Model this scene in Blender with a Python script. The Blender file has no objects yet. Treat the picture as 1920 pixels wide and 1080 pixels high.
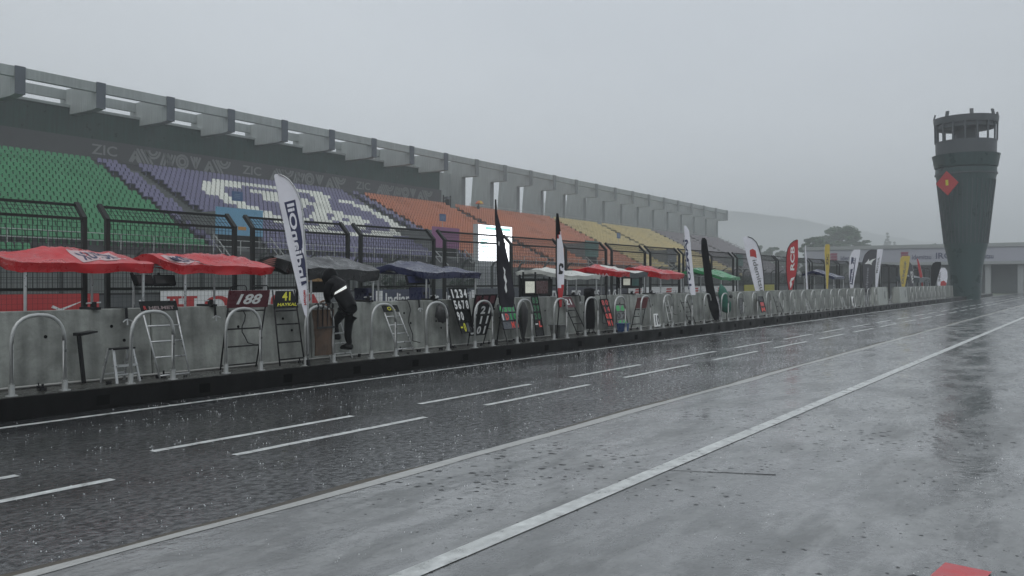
import bpy, bmesh, math, random
from mathutils import Vector, Matrix, noise
R = math.radians
PI = math.pi
rnd = random.Random(7)
scn = bpy.context.scene
COL = scn.collection

# ---------------------------------------------------------------- camera
# world: X runs along the pit lane away from the viewer, Y across it towards the grandstand, Z up
ALPHA = math.atan(1123 / 1600.0)
SA, CA = math.sin(ALPHA), math.cos(ALPHA)
EYE = 1.70
cam_d = bpy.data.cameras.new('camera')
cam = bpy.data.objects.new('camera', cam_d)
COL.objects.link(cam)
cam.location = (0, 0, EYE)
cam.rotation_euler = (R(90), 0, ALPHA - R(90))
cam_d.sensor_width = 36
cam_d.lens = 1600 / 1920 * 36
cam_d.shift_y = -13 / 1920
cam_d.clip_start = 0.05
cam_d.clip_end = 5000
scn.camera = cam

# ---------------------------------------------------------------- sky, sun, exposure
SUN_EL, SUN_AZ = R(58), R(250)
world = bpy.data.worlds.new('World')
scn.world = world
world.use_nodes = True
wn, wl = world.node_tree.nodes, world.node_tree.links
wn.clear()
w_out = wn.new('ShaderNodeOutputWorld')
w_bg = wn.new('ShaderNodeBackground')
w_sky = wn.new('ShaderNodeTexSky')
w_sky.sky_type = 'NISHITA'
w_sky.sun_disc = False
w_sky.sun_elevation = SUN_EL
w_sky.sun_rotation = SUN_AZ
w_sky.air_density = 2.0
w_sky.dust_density = 6.0
w_hsv = wn.new('ShaderNodeHueSaturation')
w_hsv.inputs['Saturation'].default_value = 0.10
w_mix = wn.new('ShaderNodeMix')
w_mix.data_type = 'RGBA'
w_mix.inputs[0].default_value = 0.90           # a closed rain deck hides most of the clear sky
w_tc = wn.new('ShaderNodeTexCoord')
w_map = wn.new('ShaderNodeMapping')
w_map.inputs['Scale'].default_value = (1.0, 1.0, 2.2)
w_noise = wn.new('ShaderNodeTexNoise')
w_noise.inputs['Scale'].default_value = 1.3
w_noise.inputs['Detail'].default_value = 4
w_ramp = wn.new('ShaderNodeValToRGB')
w_ramp.color_ramp.elements[0].position = 0.30
w_ramp.color_ramp.elements[0].color = (4.08, 4.44, 4.86, 1)
w_ramp.color_ramp.elements[1].position = 0.72
w_ramp.color_ramp.elements[1].color = (4.98, 5.34, 5.72, 1)
wl.new(w_tc.outputs['Generated'], w_map.inputs['Vector'])
wl.new(w_map.outputs['Vector'], w_noise.inputs['Vector'])
wl.new(w_noise.outputs['Fac'], w_ramp.inputs['Fac'])
wl.new(w_sky.outputs['Color'], w_hsv.inputs['Color'])
wl.new(w_hsv.outputs['Color'], w_mix.inputs[6])
wl.new(w_ramp.outputs['Color'], w_mix.inputs[7])
# the deck is thinner, and so paler, beyond the middle of the stand
w_dot = wn.new('ShaderNodeVectorMath')
w_dot.operation = 'DOT_PRODUCT'
w_dot.inputs[1].default_value = (0.80, 0.52, 0.30)
wl.new(w_tc.outputs['Generated'], w_dot.inputs[0])
w_glow = wn.new('ShaderNodeMapRange')
w_glow.interpolation_type = 'SMOOTHSTEP'
w_glow.inputs['From Min'].default_value = 0.78
w_glow.inputs['From Max'].default_value = 1.0
w_glow.inputs['To Min'].default_value = 1.0
w_glow.inputs['To Max'].default_value = 1.22
wl.new(w_dot.outputs['Value'], w_glow.inputs['Value'])
w_mul = wn.new('ShaderNodeMix')
w_mul.data_type = 'RGBA'
w_mul.blend_type = 'MULTIPLY'
w_mul.inputs[0].default_value = 1.0
wl.new(w_mix.outputs[2], w_mul.inputs[6])
wl.new(w_glow.outputs['Result'], w_mul.inputs[7])
wl.new(w_mul.outputs[2], w_bg.inputs['Color'])
w_bg.inputs['Strength'].default_value = 0.108
wl.new(w_bg.outputs['Background'], w_out.inputs['Surface'])
sun_d = bpy.data.lights.new('sun', 'SUN')
sun_d.energy = 0.5
sun_d.angle = R(60)
sun_d.color = (1.0, 0.985, 0.96)
sun = bpy.data.objects.new('sun', sun_d)
COL.objects.link(sun)
sun.rotation_euler = (R(90) - SUN_EL, 0, R(180) - SUN_AZ)
scn.view_settings.view_transform = 'Standard'
scn.view_settings.look = 'None'
scn.view_settings.gamma = 1.0
scn.view_settings.exposure = 0.28
scn.render.engine = 'CYCLES'
cy = scn.cycles
cy.max_bounces = 6
cy.diffuse_bounces = 2
cy.glossy_bounces = 3
cy.transmission_bounces = 4
cy.transparent_max_bounces = 12
cy.volume_bounces = 1
cy.use_denoising = True
cy.use_adaptive_sampling = True
cy.adaptive_threshold = 0.015

# ---------------------------------------------------------------- measuring helpers (points on real planes of the place)
def ratio(px): return (px - 960) / 1600.0
def zc(px, D): return D / (SA - ratio(px) * CA)            # distance in front of the viewer of a point on the plane Y = D
def S(px, D):
    r = ratio(px)
    return D * (r * SA + CA) / (SA - r * CA)
def H(px, py, D): return EYE + (527 - py) * zc(px, D) / 1600.0
def ground(px, py, h=0.0):
    z = (EYE - h) * 1600.0 / (py - 527)
    x = z * ratio(px)
    return Vector((x * SA + z * CA, -x * CA + z * SA, h))

# ---------------------------------------------------------------- materials
MATS = {}
def mat(name, col, rough=0.5, metal=0.0, vary=0.0, scale=3.0, bump=0.0, bscale=40.0, streak=0.0, coat=0.0, stretch=(1, 1, 1), emit=None, spec=0.5, per_object=0.0):
    """one procedural material: base colour with noise wear, vertical rain streaks and a fine bump"""
    if name in MATS: return MATS[name]
    m = bpy.data.materials.new(name)
    m.use_nodes = True
    n, l = m.node_tree.nodes, m.node_tree.links
    b = n['Principled BSDF']
    b.inputs['Base Color'].default_value = (*col, 1)
    b.inputs['Roughness'].default_value = rough
    b.inputs['Metallic'].default_value = metal
    b.inputs['Specular IOR Level'].default_value = spec
    if coat:
        b.inputs['Coat Weight'].default_value = coat
        b.inputs['Coat Roughness'].default_value = 0.12
    if emit:
        b.inputs['Emission Color'].default_value = (*col, 1)
        b.inputs['Emission Strength'].default_value = emit
    tc = n.new('ShaderNodeTexCoord')
    cur = None
    def mul(fac_socket, lo, hi):
        nonlocal cur
        mr = n.new('ShaderNodeMapRange')
        mr.inputs['From Min'].default_value = 0.3
        mr.inputs['From Max'].default_value = 0.7
        mr.inputs['To Min'].default_value = lo
        mr.inputs['To Max'].default_value = hi
        l.new(fac_socket, mr.inputs['Value'])
        mx = n.new('ShaderNodeMix')
        mx.data_type = 'RGBA'
        mx.blend_type = 'MULTIPLY'
        mx.inputs[0].default_value = 1.0
        if cur is None: mx.inputs[6].default_value = (*col, 1)
        else: l.new(cur, mx.inputs[6])
        l.new(mr.outputs['Result'], mx.inputs[7])
        cur = mx.outputs[2]
    if vary:
        mp = n.new('ShaderNodeMapping')
        mp.inputs['Scale'].default_value = stretch
        l.new(tc.outputs['Object'], mp.inputs['Vector'])
        t = n.new('ShaderNodeTexNoise')
        t.inputs['Scale'].default_value = scale
        t.inputs['Detail'].default_value = 8
        t.inputs['Roughness'].default_value = 0.62
        l.new(mp.outputs['Vector'], t.inputs['Vector'])
        mul(t.outputs['Fac'], 1 - vary, 1 + vary)
        rr = n.new('ShaderNodeMapRange')
        rr.inputs['From Min'].default_value = 0.35
        rr.inputs['From Max'].default_value = 0.65
        rr.inputs['To Min'].default_value = max(0.05, rough - 0.18)
        rr.inputs['To Max'].default_value = min(1, rough + 0.18)
        l.new(t.outputs['Fac'], rr.inputs['Value'])
        l.new(rr.outputs['Result'], b.inputs['Roughness'])
    if streak:
        mp2 = n.new('ShaderNodeMapping')
        mp2.inputs['Scale'].default_value = (5.0, 5.0, 0.35)
        l.new(tc.outputs['Object'], mp2.inputs['Vector'])
        t2 = n.new('ShaderNodeTexNoise')
        t2.inputs['Scale'].default_value = 1.0
        t2.inputs['Detail'].default_value = 6
        l.new(mp2.outputs['Vector'], t2.inputs['Vector'])
        mul(t2.outputs['Fac'], 1 - streak, 1 + streak * 0.5)
    if per_object:
        oi = n.new('ShaderNodeObjectInfo')
        mul(oi.outputs['Random'], 1 - per_object, 1 + per_object)
    if cur is not None:
        l.new(cur, b.inputs['Base Color'])
    if bump:
        t3 = n.new('ShaderNodeTexNoise')
        t3.inputs['Scale'].default_value = bscale
        t3.inputs['Detail'].default_value = 5
        l.new(tc.outputs['Object'], t3.inputs['Vector'])
        bp = n.new('ShaderNodeBump')
        bp.inputs['Strength'].default_value = bump
        bp.inputs['Distance'].default_value = 0.02
        l.new(t3.outputs['Fac'], bp.inputs['Height'])
        l.new(bp.outputs['Normal'], b.inputs['Normal'])
    MATS[name] = m
    return m

def wet_ground(name, col_a, col_b, patch, rough_lo, rough_hi, spots=0.0, ripple=0.5, grain=0.3, fleck=0.0, film_w=0.7, wave=0.026, rip2=9.0, crough=0.16, broken=False):
    """wet paving: two mixed tones, a water film of uneven gloss, rain ripples, optional dark grit specks"""
    m = bpy.data.materials.new(name)
    m.use_nodes = True
    n, l = m.node_tree.nodes, m.node_tree.links
    b = n['Principled BSDF']
    tc = n.new('ShaderNodeTexCoord')
    def tex(scale, detail, stretch=(1, 1, 1), rough=0.55):
        mp = n.new('ShaderNodeMapping')
        mp.inputs['Scale'].default_value = stretch
        l.new(tc.outputs['Object'], mp.inputs['Vector'])
        t = n.new('ShaderNodeTexNoise')
        t.inputs['Scale'].default_value = scale
        t.inputs['Detail'].default_value = detail
        t.inputs['Roughness'].default_value = rough
        l.new(mp.outputs['Vector'], t.inputs['Vector'])
        return t.outputs['Fac']
    def rng(s, a, b_, lo, hi):
        r = n.new('ShaderNodeMapRange')
        r.inputs['From Min'].default_value = a
        r.inputs['From Max'].default_value = b_
        r.inputs['To Min'].default_value = lo
        r.inputs['To Max'].default_value = hi
        l.new(s, r.inputs['Value'])
        return r.outputs['Result']
    big = tex(patch, 5, (0.35, 1.0, 1.0))
    fine = tex(9.0, 8, (1, 1, 1), 0.7)
    mixf = n.new('ShaderNodeMath')
    mixf.operation = 'ADD'
    l.new(rng(big, 0.3, 0.7, 0, 0.75), mixf.inputs[0])
    l.new(rng(fine, 0.3, 0.7, -0.1, 0.35), mixf.inputs[1])
    mc = n.new('ShaderNodeMix')
    mc.data_type = 'RGBA'
    mc.inputs[6].default_value = (*col_a, 1)
    mc.inputs[7].default_value = (*col_b, 1)
    mc.clamp_factor = True
    if spots:
        mixf2 = n.new('ShaderNodeMath')
        mixf2.operation = 'SUBTRACT'
        l.new(mixf.outputs[0], mixf2.inputs[0])
        l.new(rng(tex(1.6, 5, (0.4, 1.5, 1.0), 0.65), 0.47, 0.66, 0.0, 1.15), mixf2.inputs[1])
        mixf = mixf2
    l.new(mixf.outputs[0], mc.inputs[0])
    col = mc.outputs[2]
    if fleck:
        fm = n.new('ShaderNodeMix')
        fm.data_type = 'RGBA'
        fm.blend_type = 'MULTIPLY'
        fm.inputs[0].default_value = 1.0
        l.new(col, fm.inputs[6])
        l.new(rng(tex(rip2 * 1.15, 3, (0.75, 1.0, 1.0), 0.6), 0.40, 0.66, 1 - fleck * .6, 1 + fleck * 1.6), fm.inputs[7])
        col = fm.outputs[2]
    if spots:
        v = n.new('ShaderNodeTexVoronoi')
        v.voronoi_dimensions = '2D'
        v.inputs['Scale'].default_value = 8.0
        v.inputs['Randomness'].default_value = 1.0
        mpv = n.new('ShaderNodeMapping')
        mpv.inputs['Scale'].default_value = (1, 1, 1)
        l.new(tc.outputs['Object'], mpv.inputs['Vector'])
        dn = n.new('ShaderNodeTexNoise')
        dn.inputs['Scale'].default_value = 22
        dn.inputs['Detail'].default_value = 3
        l.new(tc.outputs['Object'], dn.inputs['Vector'])
        dv = n.new('ShaderNodeVectorMath')
        dv.operation = 'MULTIPLY_ADD'
        dv.inputs[1].default_value = (0.055, 0.055, 0.0)
        l.new(dn.outputs['Color'], dv.inputs[0])
        l.new(mpv.outputs['Vector'], dv.inputs[2])
        l.new(dv.outputs['Vector'], v.inputs['Vector'])
        area = tex(0.33, 3)
        sep = n.new('ShaderNodeSeparateColor')
        l.new(v.outputs['Color'], sep.inputs['Color'])
        siz = n.new('ShaderNodeMath')
        siz.operation = 'MULTIPLY'
        l.new(rng(sep.outputs['Red'], 0.30, 1.0, 0.0, 0.28), siz.inputs[0])
        l.new(rng(area, 0.42, 0.58, 0.12, 1.0), siz.inputs[1])
        lt = n.new('ShaderNodeMath')
        lt.operation = 'LESS_THAN'
        wob = n.new('ShaderNodeMath')
        wob.operation = 'ADD'
        l.new(v.outputs['Distance'], wob.inputs[0])
        l.new(rng(tex(45, 3), 0.3, 0.7, -0.04, 0.05), wob.inputs[1])
        l.new(wob.outputs[0], lt.inputs[0])
        l.new(siz.outputs[0], lt.inputs[1])
        ms = n.new('ShaderNodeMix')
        ms.data_type = 'RGBA'
        sp = n.new('ShaderNodeMath')
        sp.operation = 'MULTIPLY'
        sp.inputs[1].default_value = spots
        l.new(lt.outputs[0], sp.inputs[0])
        l.new(sp.outputs[0], ms.inputs[0])
        l.new(col, ms.inputs[6])
        ms.inputs[7].default_value = (0.010, 0.011, 0.012, 1)
        col = ms.outputs[2]
        spot_mask = sp.outputs[0]
    else: spot_mask = None
    l.new(col, b.inputs['Base Color'])
    film = tex(patch * 3.0, 6, (0.5, 1.0, 1.0))
    l.new(rng(film, 0.35, 0.65, rough_lo, rough_hi), b.inputs['Roughness'])
    b.inputs['IOR'].default_value = 1.33
    r1 = tex(2.6, 4, (0.8, 1.0, 1.0), 0.55)
    r2 = tex(rip2, 4, (1.0, 1.0, 1.0), 0.65)
    b1 = n.new('ShaderNodeBump')
    b1.inputs['Strength'].default_value = ripple
    b1.inputs['Distance'].default_value = 0.16
    l.new(r1, b1.inputs['Height'])
    b2 = n.new('ShaderNodeBump')
    b2.inputs['Strength'].default_value = grain
    b2.inputs['Distance'].default_value = 0.13
    l.new(r2, b2.inputs['Height'])
    l.new(b1.outputs['Normal'], b2.inputs['Normal'])
    l.new(b2.outputs['Normal'], b.inputs['Normal'])
    b3 = n.new('ShaderNodeBump')
    l.new(rng(big, 0.40, 0.60, 0.25, 1.0), b3.inputs['Strength'])
    b3.inputs['Distance'].default_value = wave
    l.new(r2, b3.inputs['Height'])
    b.inputs['Coat Weight'].default_value = film_w
    if broken: l.new(rng(tex(16.0, 3, (0.8, 1.0, 1.0), 0.6), 0.40, 0.56, 0.35, film_w), b.inputs['Coat Weight'])
    if spot_mask:
        l.new(rng(spot_mask, 0.0, 1.0, film_w, 0.0), b.inputs['Coat Weight'])
        l.new(rng(spot_mask, 0.0, 1.0, 0.5, 0.12), b.inputs['Specular IOR Level'])
    b.inputs['Coat IOR'].default_value = 1.7
    l.new(rng(film, 0.35, 0.65, 0.03 if not broken else 0.06, crough), b.inputs['Coat Roughness'])
    l.new(b3.outputs['Normal'], b.inputs['Coat Normal'])
    return m

M_ASPHALT = wet_ground('wet_asphalt', (0.018, 0.0195, 0.021), (0.040, 0.0425, 0.045), 0.35, 0.06, 0.20, ripple=0.8, grain=0.75, fleck=1.1, film_w=1.0, rip2=16.0, wave=0.0080, crough=0.30, broken=True)
M_APRON = wet_ground('wet_concrete_apron', (0.112, 0.116, 0.115), (0.265, 0.27, 0.268), 0.55, 0.14, 0.42, spots=0.9, ripple=0.16, grain=0.12, fleck=0.10, film_w=0.62, wave=0.006, rip2=7.0, crough=0.34)
M_DRAIN = wet_ground('drain_concrete', (0.36, 0.365, 0.35), (0.50, 0.505, 0.49), 1.2, 0.3, 0.5, ripple=0.1, grain=0.1, film_w=0.25)
M_TRACK = wet_ground('track_asphalt', (0.045, 0.047, 0.05), (0.07, 0.072, 0.075), 0.3, 0.2, 0.4)
M_GRASS = mat('wet_grass', (0.055, 0.085, 0.035), 0.8, vary=0.4, scale=0.4, bump=0.6, bscale=6)
M_EARTH = mat('open_ground', (0.10, 0.115, 0.085), 0.7, vary=0.35, scale=0.08)
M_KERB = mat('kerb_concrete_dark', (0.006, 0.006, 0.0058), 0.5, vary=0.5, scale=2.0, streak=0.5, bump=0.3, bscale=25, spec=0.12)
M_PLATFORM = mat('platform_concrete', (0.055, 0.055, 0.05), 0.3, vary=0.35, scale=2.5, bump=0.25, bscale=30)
M_WALLC = mat('pit_wall_concrete', (0.285, 0.298, 0.275), 0.6, vary=0.42, scale=2.0, streak=0.42, bump=0.45, bscale=22, spec=0.3)
M_HOLE = mat('dark_hole', (0.004, 0.004, 0.004), 0.9, spec=0.0)  # black base colour also holds the shade of entrance depths
M_PAINT = mat('white_road_paint', (0.56, 0.58, 0.57), 0.4, vary=0.34, scale=7, bump=0.3, bscale=90)
M_REDPAINT = mat('red_road_paint', (0.55, 0.08, 0.09), 0.4, vary=0.15, scale=6)
M_STEEL = mat('galvanised_tube', (0.46, 0.47, 0.46), 0.42, 0.55, vary=0.16, scale=9)
M_ALU = mat('aluminium', (0.50, 0.51, 0.51), 0.38, 0.7, vary=0.12, scale=8)
M_BLACKM = mat('black_metal', (0.009, 0.009, 0.010), 0.45, vary=0.2, scale=6, spec=0.25)
M_FENCE = mat('fence_metal', (0.022, 0.024, 0.023), 0.5, 0.0, vary=0.25, scale=5, spec=0.3)
M_WIRE = mat('fence_wire', (0.025, 0.028, 0.027), 0.5, 0.3)
M_FENCE2 = mat('far_fence_metal', (0.05, 0.058, 0.056), 0.5, 0.2, vary=0.2, scale=3)
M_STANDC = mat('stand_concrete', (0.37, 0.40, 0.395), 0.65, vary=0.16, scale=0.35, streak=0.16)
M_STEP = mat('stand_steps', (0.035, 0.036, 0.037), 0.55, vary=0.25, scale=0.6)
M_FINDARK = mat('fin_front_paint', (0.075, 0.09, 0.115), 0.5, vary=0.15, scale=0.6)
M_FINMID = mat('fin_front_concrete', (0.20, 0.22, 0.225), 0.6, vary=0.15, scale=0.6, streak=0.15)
M_GREENWALL = mat('dark_green_sheeting', (0.012, 0.046, 0.036), 0.45, vary=0.3, scale=1.2, streak=0.5)
M_BAND = mat('charcoal_banner', (0.075, 0.075, 0.078), 0.5, vary=0.1, scale=0.6)
M_BANDTXT = mat('banner_print', (0.26, 0.265, 0.265), 0.6)
M_LOWWALL = mat('stand_front_wall', (0.13, 0.14, 0.138), 0.6, vary=0.2, scale=0.4, streak=0.2)
def seatmat(name, c): return mat(name, c, 0.38, vary=0.14, scale=0.22)
M_SEATS = [seatmat('green_seat', (0.045, 0.245, 0.105)), seatmat('purple_seat', (0.165, 0.155, 0.26)), seatmat('white_seat', (0.78, 0.79, 0.72)),
           seatmat('orange_seat', (0.50, 0.165, 0.075)), seatmat('yellow_seat', (0.56, 0.45, 0.19)), seatmat('faded_mauve_seat', (0.19, 0.165, 0.18))]
M_WHITE = mat('white_print', (0.74, 0.75, 0.74), 0.45, vary=0.06, scale=2)
M_BLACK = mat('black_print', (0.014, 0.014, 0.016), 0.45)
M_RED = mat('red_print', (0.46, 0.035, 0.035), 0.45)
M_NAVY = mat('navy_print', (0.030, 0.036, 0.095), 0.45, vary=0.1, scale=3)
M_YELLOW = mat('yellow_print', (0.62, 0.60, 0.03), 0.45)
M_GREENP = mat('green_print', (0.03, 0.42, 0.10), 0.45)
M_REDGLOW = mat('bright_red_print', (0.75, 0.07, 0.05), 0.45)
M_GREYTXT = mat('grey_print', (0.16, 0.165, 0.17), 0.5)
M_SLATE = mat('slate_board', (0.075, 0.085, 0.10), 0.4, vary=0.12, scale=2)
M_MAROON = mat('maroon_board', (0.095, 0.018, 0.026), 0.35, vary=0.15, scale=4)
M_BOARDBLK = mat('black_board', (0.008, 0.009, 0.009), 0.4, vary=0.2, scale=5, spec=0.2)
M_SCREEN = mat('lit_screen', (0.95, 0.97, 1.0), 0.3, emit=2.2)
M_SCREENTXT = mat('screen_text', (0.30, 0.62, 0.58), 0.3, emit=0.9)
M_SCREENLOW = mat('screen_plinth', (0.42, 0.44, 0.45), 0.5, vary=0.1)
M_WARM = mat('timing_screen', (0.28, 0.19, 0.10), 0.3, vary=0.5, scale=9, emit=0.25)
M_PALE = mat('pale_screen', (0.55, 0.56, 0.48), 0.3, vary=0.2, scale=3, emit=0.35)
M_DIM = mat('dim_screen', (0.055, 0.025, 0.025), 0.25, vary=0.4, scale=6, emit=0.15)
M_COAT = mat('black_raincoat', (0.004, 0.004, 0.005), 0.55, vary=0.25, scale=5, bump=0.5, bscale=9, spec=0.12)
M_SKIN = mat('skin', (0.30, 0.17, 0.11), 0.5)
M_REFLECT = mat('reflective_tape_glow', (0.80, 0.80, 0.76), 0.4, emit=0.35)  # emission added so the tape looks bright by itself
M_CANVAS = mat('brown_canvas', (0.085, 0.052, 0.032), 0.55, vary=0.45, scale=5, streak=0.4, bump=0.5, bscale=14)
M_DARKBAG = mat('dark_bag', (0.020, 0.021, 0.021), 0.5, vary=0.3, scale=5, bump=0.5, bscale=12)
M_BLUEBOX = mat('navy_plastic', (0.014, 0.018, 0.065), 0.35, vary=0.2, scale=6)
M_BLUETUB = mat('blue_plastic', (0.03, 0.075, 0.20), 0.4, vary=0.15, scale=5)
M_TUB = mat('grey_plastic', (0.11, 0.115, 0.11), 0.45, vary=0.2, scale=5)
M_BLUESIGN = mat('blue_sign', (0.035, 0.10, 0.24), 0.4, vary=0.1)
M_LIGHTBLUE = mat('light_blue_banner', (0.15, 0.36, 0.54), 0.45, vary=0.08, scale=1)
M_MAGENTA = mat('magenta_banner', (0.25, 0.07, 0.20), 0.45, vary=0.08, scale=1)
M_TEAL = mat('teal_panel', (0.05, 0.16, 0.14), 0.45, vary=0.15, scale=1)
M_BARK = mat('bark', (0.07, 0.058, 0.045), 0.8, vary=0.3, scale=5)
M_LEAF = mat('leaf_green', (0.055, 0.105, 0.045), 0.6, vary=0.5, scale=0.5)
M_LEAFD = mat('leaf_dark', (0.030, 0.055, 0.034), 0.65, vary=0.5, scale=0.5)
M_HILL = mat('hill_forest', (0.035, 0.055, 0.035), 0.9, vary=0.4, scale=0.02)
M_GANTRY = mat('gantry_cladding', (0.36, 0.37, 0.42), 0.5, vary=0.08, scale=0.2)
M_GANTRYG = mat('gantry_grey', (0.32, 0.34, 0.34), 0.5, vary=0.1, scale=0.2)
M_TOWER = mat('tower_cladding', (0.018, 0.052, 0.050), 0.4, vary=0.2, scale=0.6, streak=0.2)
M_TOWERG = mat('tower_grey', (0.055, 0.065, 0.072), 0.5, vary=0.15, scale=0.6)
M_GLASSD = mat('dark_glass', (0.02, 0.045, 0.05), 0.08)
M_DROP = mat('rain_water_sky_white', (0.85, 0.87, 0.88), 0.12)  # white colour stands in for the sky reflected in clear drops
def cloth(name, c, rough=0.35, coat=0.12): return mat(name, c, rough, vary=0.22, scale=2.2, bump=0.7, bscale=6, coat=coat)
C_RED = cloth('red_canopy', (0.50, 0.012, 0.018))
C_BLACK = cloth('black_canopy', (0.010, 0.011, 0.012), 0.33, 0.2)
C_NAVY = cloth('navy_canopy', (0.012, 0.016, 0.065), 0.33, 0.25)
C_WHITE = cloth('white_canopy', (0.60, 0.61, 0.57), 0.4, 0.2)
C_GREEN = cloth('green_canopy', (0.045, 0.26, 0.10))
C_SLATE = cloth('slate_canopy', (0.05, 0.065, 0.07))
F_WHITE = mat('white_flag', (0.78, 0.78, 0.84), 0.5, vary=0.08, scale=2.5)
F_BLACK = mat('black_flag', (0.024, 0.023, 0.030), 0.55, vary=0.3, scale=4, spec=0.2)
F_INK = mat('ink_flag', (0.005, 0.005, 0.006), 0.6, vary=0.3, scale=4, spec=0.1)
F_RED = mat('red_flag', (0.44, 0.030, 0.035), 0.45, vary=0.1, scale=3)
F_YELLOW = mat('yellow_flag', (0.56, 0.43, 0.09), 0.45, vary=0.1, scale=3)
F_GREY = mat('charcoal_flag', (0.075, 0.075, 0.085), 0.5, vary=0.1, scale=3)

# ---------------------------------------------------------------- mesh helpers
class MB:
    """collects shapes, then links them as ONE mesh object"""
    def __init__(self): self.v, self.f, self.m = [], [], []
    def poly(self, pts, mi=0):
        i = len(self.v)
        self.v += [tuple(p) for p in pts]
        self.f.append(list(range(i, i + len(pts))))
        self.m.append(mi)
    def hexa(self, c, mi=0):
        i = len(self.v)
        self.v += [tuple(p) for p in c]
        for q in ((0, 3, 2, 1), (4, 5, 6, 7), (0, 1, 5, 4), (1, 2, 6, 5), (2, 3, 7, 6), (3, 0, 4, 7)):
            self.f.append([i + k for k in q])
            self.m.append(mi)
    def box(self, x0, x1, y0, y1, z0, z1, mi=0):
        self.hexa([(x0, y0, z0), (x1, y0, z0), (x1, y1, z0), (x0, y1, z0), (x0, y0, z1), (x1, y0, z1), (x1, y1, z1), (x0, y1, z1)], mi)
    def bar(self, a, b, w, h, up=(0, 0, 1), mi=0, w2=None, h2=None):
        a, b = Vector(a), Vector(b)
        d = (b - a).normalized()
        u = Vector(up)
        if abs(d.dot(u)) > 0.98: u = Vector((0, 1, 0))
        x = d.cross(u).normalized()
        y = x.cross(d).normalized()
        w2 = w if w2 is None else w2
        h2 = h if h2 is None else h2
        c = []
        for p, ww, hh in ((a, w, h), (b, w2, h2)):
            c += [p - x * ww / 2 - y * hh / 2, p + x * ww / 2 - y * hh / 2, p + x * ww / 2 + y * hh / 2, p - x * ww / 2 + y * hh / 2]
        self.hexa(c, mi)
    def tube(self, pts, r, n=8, mi=0, cap=True, r_end=None):
        pts = [Vector(p) for p in pts]
        base = len(self.v)
        prev = None
        L = len(pts)
        for k, p in enumerate(pts):
            d = (pts[min(k + 1, L - 1)] - pts[max(k - 1, 0)]).normalized()
            if prev is None:
                u = Vector((0, 0, 1)) if abs(d.z) < 0.9 else Vector((0, 1, 0))
                x = d.cross(u).normalized()
            else:
                x = (prev - d * prev.dot(d)).normalized()
            prev = x
            y = d.cross(x)
            rr = r if r_end is None else r + (r_end - r) * k / max(1, L - 1)
            for j in range(n):
                a = 2 * PI * j / n
                self.v.append(tuple(p + (x * math.cos(a) + y * math.sin(a)) * rr))
        for k in range(L - 1):
            for j in range(n):
                a, b = base + k * n + j, base + k * n + (j + 1) % n
                self.f.append([a, b, b + n, a + n])
                self.m.append(mi)
        if cap:
            self.f.append([base + j for j in range(n)][::-1])
            self.f.append([base + (L - 1) * n + j for j in range(n)])
            self.m += [mi, mi]
    def lathe(self, prof, c=(0, 0, 0), n=24, mi=0):
        base = len(self.v)
        for r, z in prof:
            for j in range(n):
                a = 2 * PI * j / n
                self.v.append((c[0] + r * math.cos(a), c[1] + r * math.sin(a), c[2] + z))
        for k in range(len(prof) - 1):
            for j in range(n):
                a, b = base + k * n + j, base + k * n + (j + 1) % n
                self.f.append([a, b, b + n, a + n])
                self.m.append(mi)
        for k in (0, len(prof) - 1):
            if prof[k][0] > 1e-4:
                self.f.append([base + k * n + j for j in range(n)])
                self.m.append(mi)
    def prism(self, pts2, o, ux, uy, t, mi=0):
        """2-D outline laid at o with axes ux, uy, thickened by the vector t"""
        o, ux, uy, t = Vector(o), Vector(ux), Vector(uy), Vector(t)
        i = len(self.v)
        n = len(pts2)
        for off in (Vector((0, 0, 0)), t):
            self.v += [tuple(o + ux * a + uy * b + off) for a, b in pts2]
        self.f.append([i + k for k in range(n)])
        self.f.append([i + n + k for k in range(n)][::-1])
        self.m += [mi, mi]
        for k in range(n):
            a, b = i + k, i + (k + 1) % n
            self.f.append([a, b, b + n, a + n])
            self.m.append(mi)
    def ball(self, c, r, n=10, m=7, mi=0, sc=(1, 1, 1), wob=0.0):
        base = len(self.v)
        for k in range(m + 1):
            th = PI * k / m
            for j in range(n):
                a = 2 * PI * j / n
                d = Vector((math.sin(th) * math.cos(a), math.sin(th) * math.sin(a), math.cos(th)))
                rr = r * (1 + wob * noise.noise(d * 2.3 + Vector(c)))
                self.v.append((c[0] + d.x * rr * sc[0], c[1] + d.y * rr * sc[1], c[2] + d.z * rr * sc[2]))
        for k in range(m):
            for j in range(n):
                a, b = base + k * n + j, base + k * n + (j + 1) % n
                self.f.append([a, b, b + n, a + n])
                self.m.append(mi)
    def build(self, name, mats, parent=None, smooth=False, bevel=0.0):
        me = bpy.data.meshes.new(name)
        me.from_pydata(self.v, [], self.f)
        if not isinstance(mats, (list, tuple)): mats = [mats]
        for m in mats: me.materials.append(m)
        me.polygons.foreach_set('material_index', self.m)
        bm = bmesh.new()
        bm.from_mesh(me)
        bmesh.ops.recalc_face_normals(bm, faces=bm.faces)
        if bevel:
            bmesh.ops.bevel(bm, geom=[e for e in bm.edges if e.is_manifold and e.calc_face_angle(0) > 0.5], offset=bevel, segments=2, affect='EDGES')
        bm.to_mesh(me)
        bm.free()
        if smooth: me.shade_smooth() if smooth is True else me.shade_smooth()
        if smooth == 'auto': me.set_sharp_from_angle(angle=R(40))
        o = bpy.data.objects.new(name, me)
        COL.objects.link(o)
        if parent is not None: o.parent = parent
        return o

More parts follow.
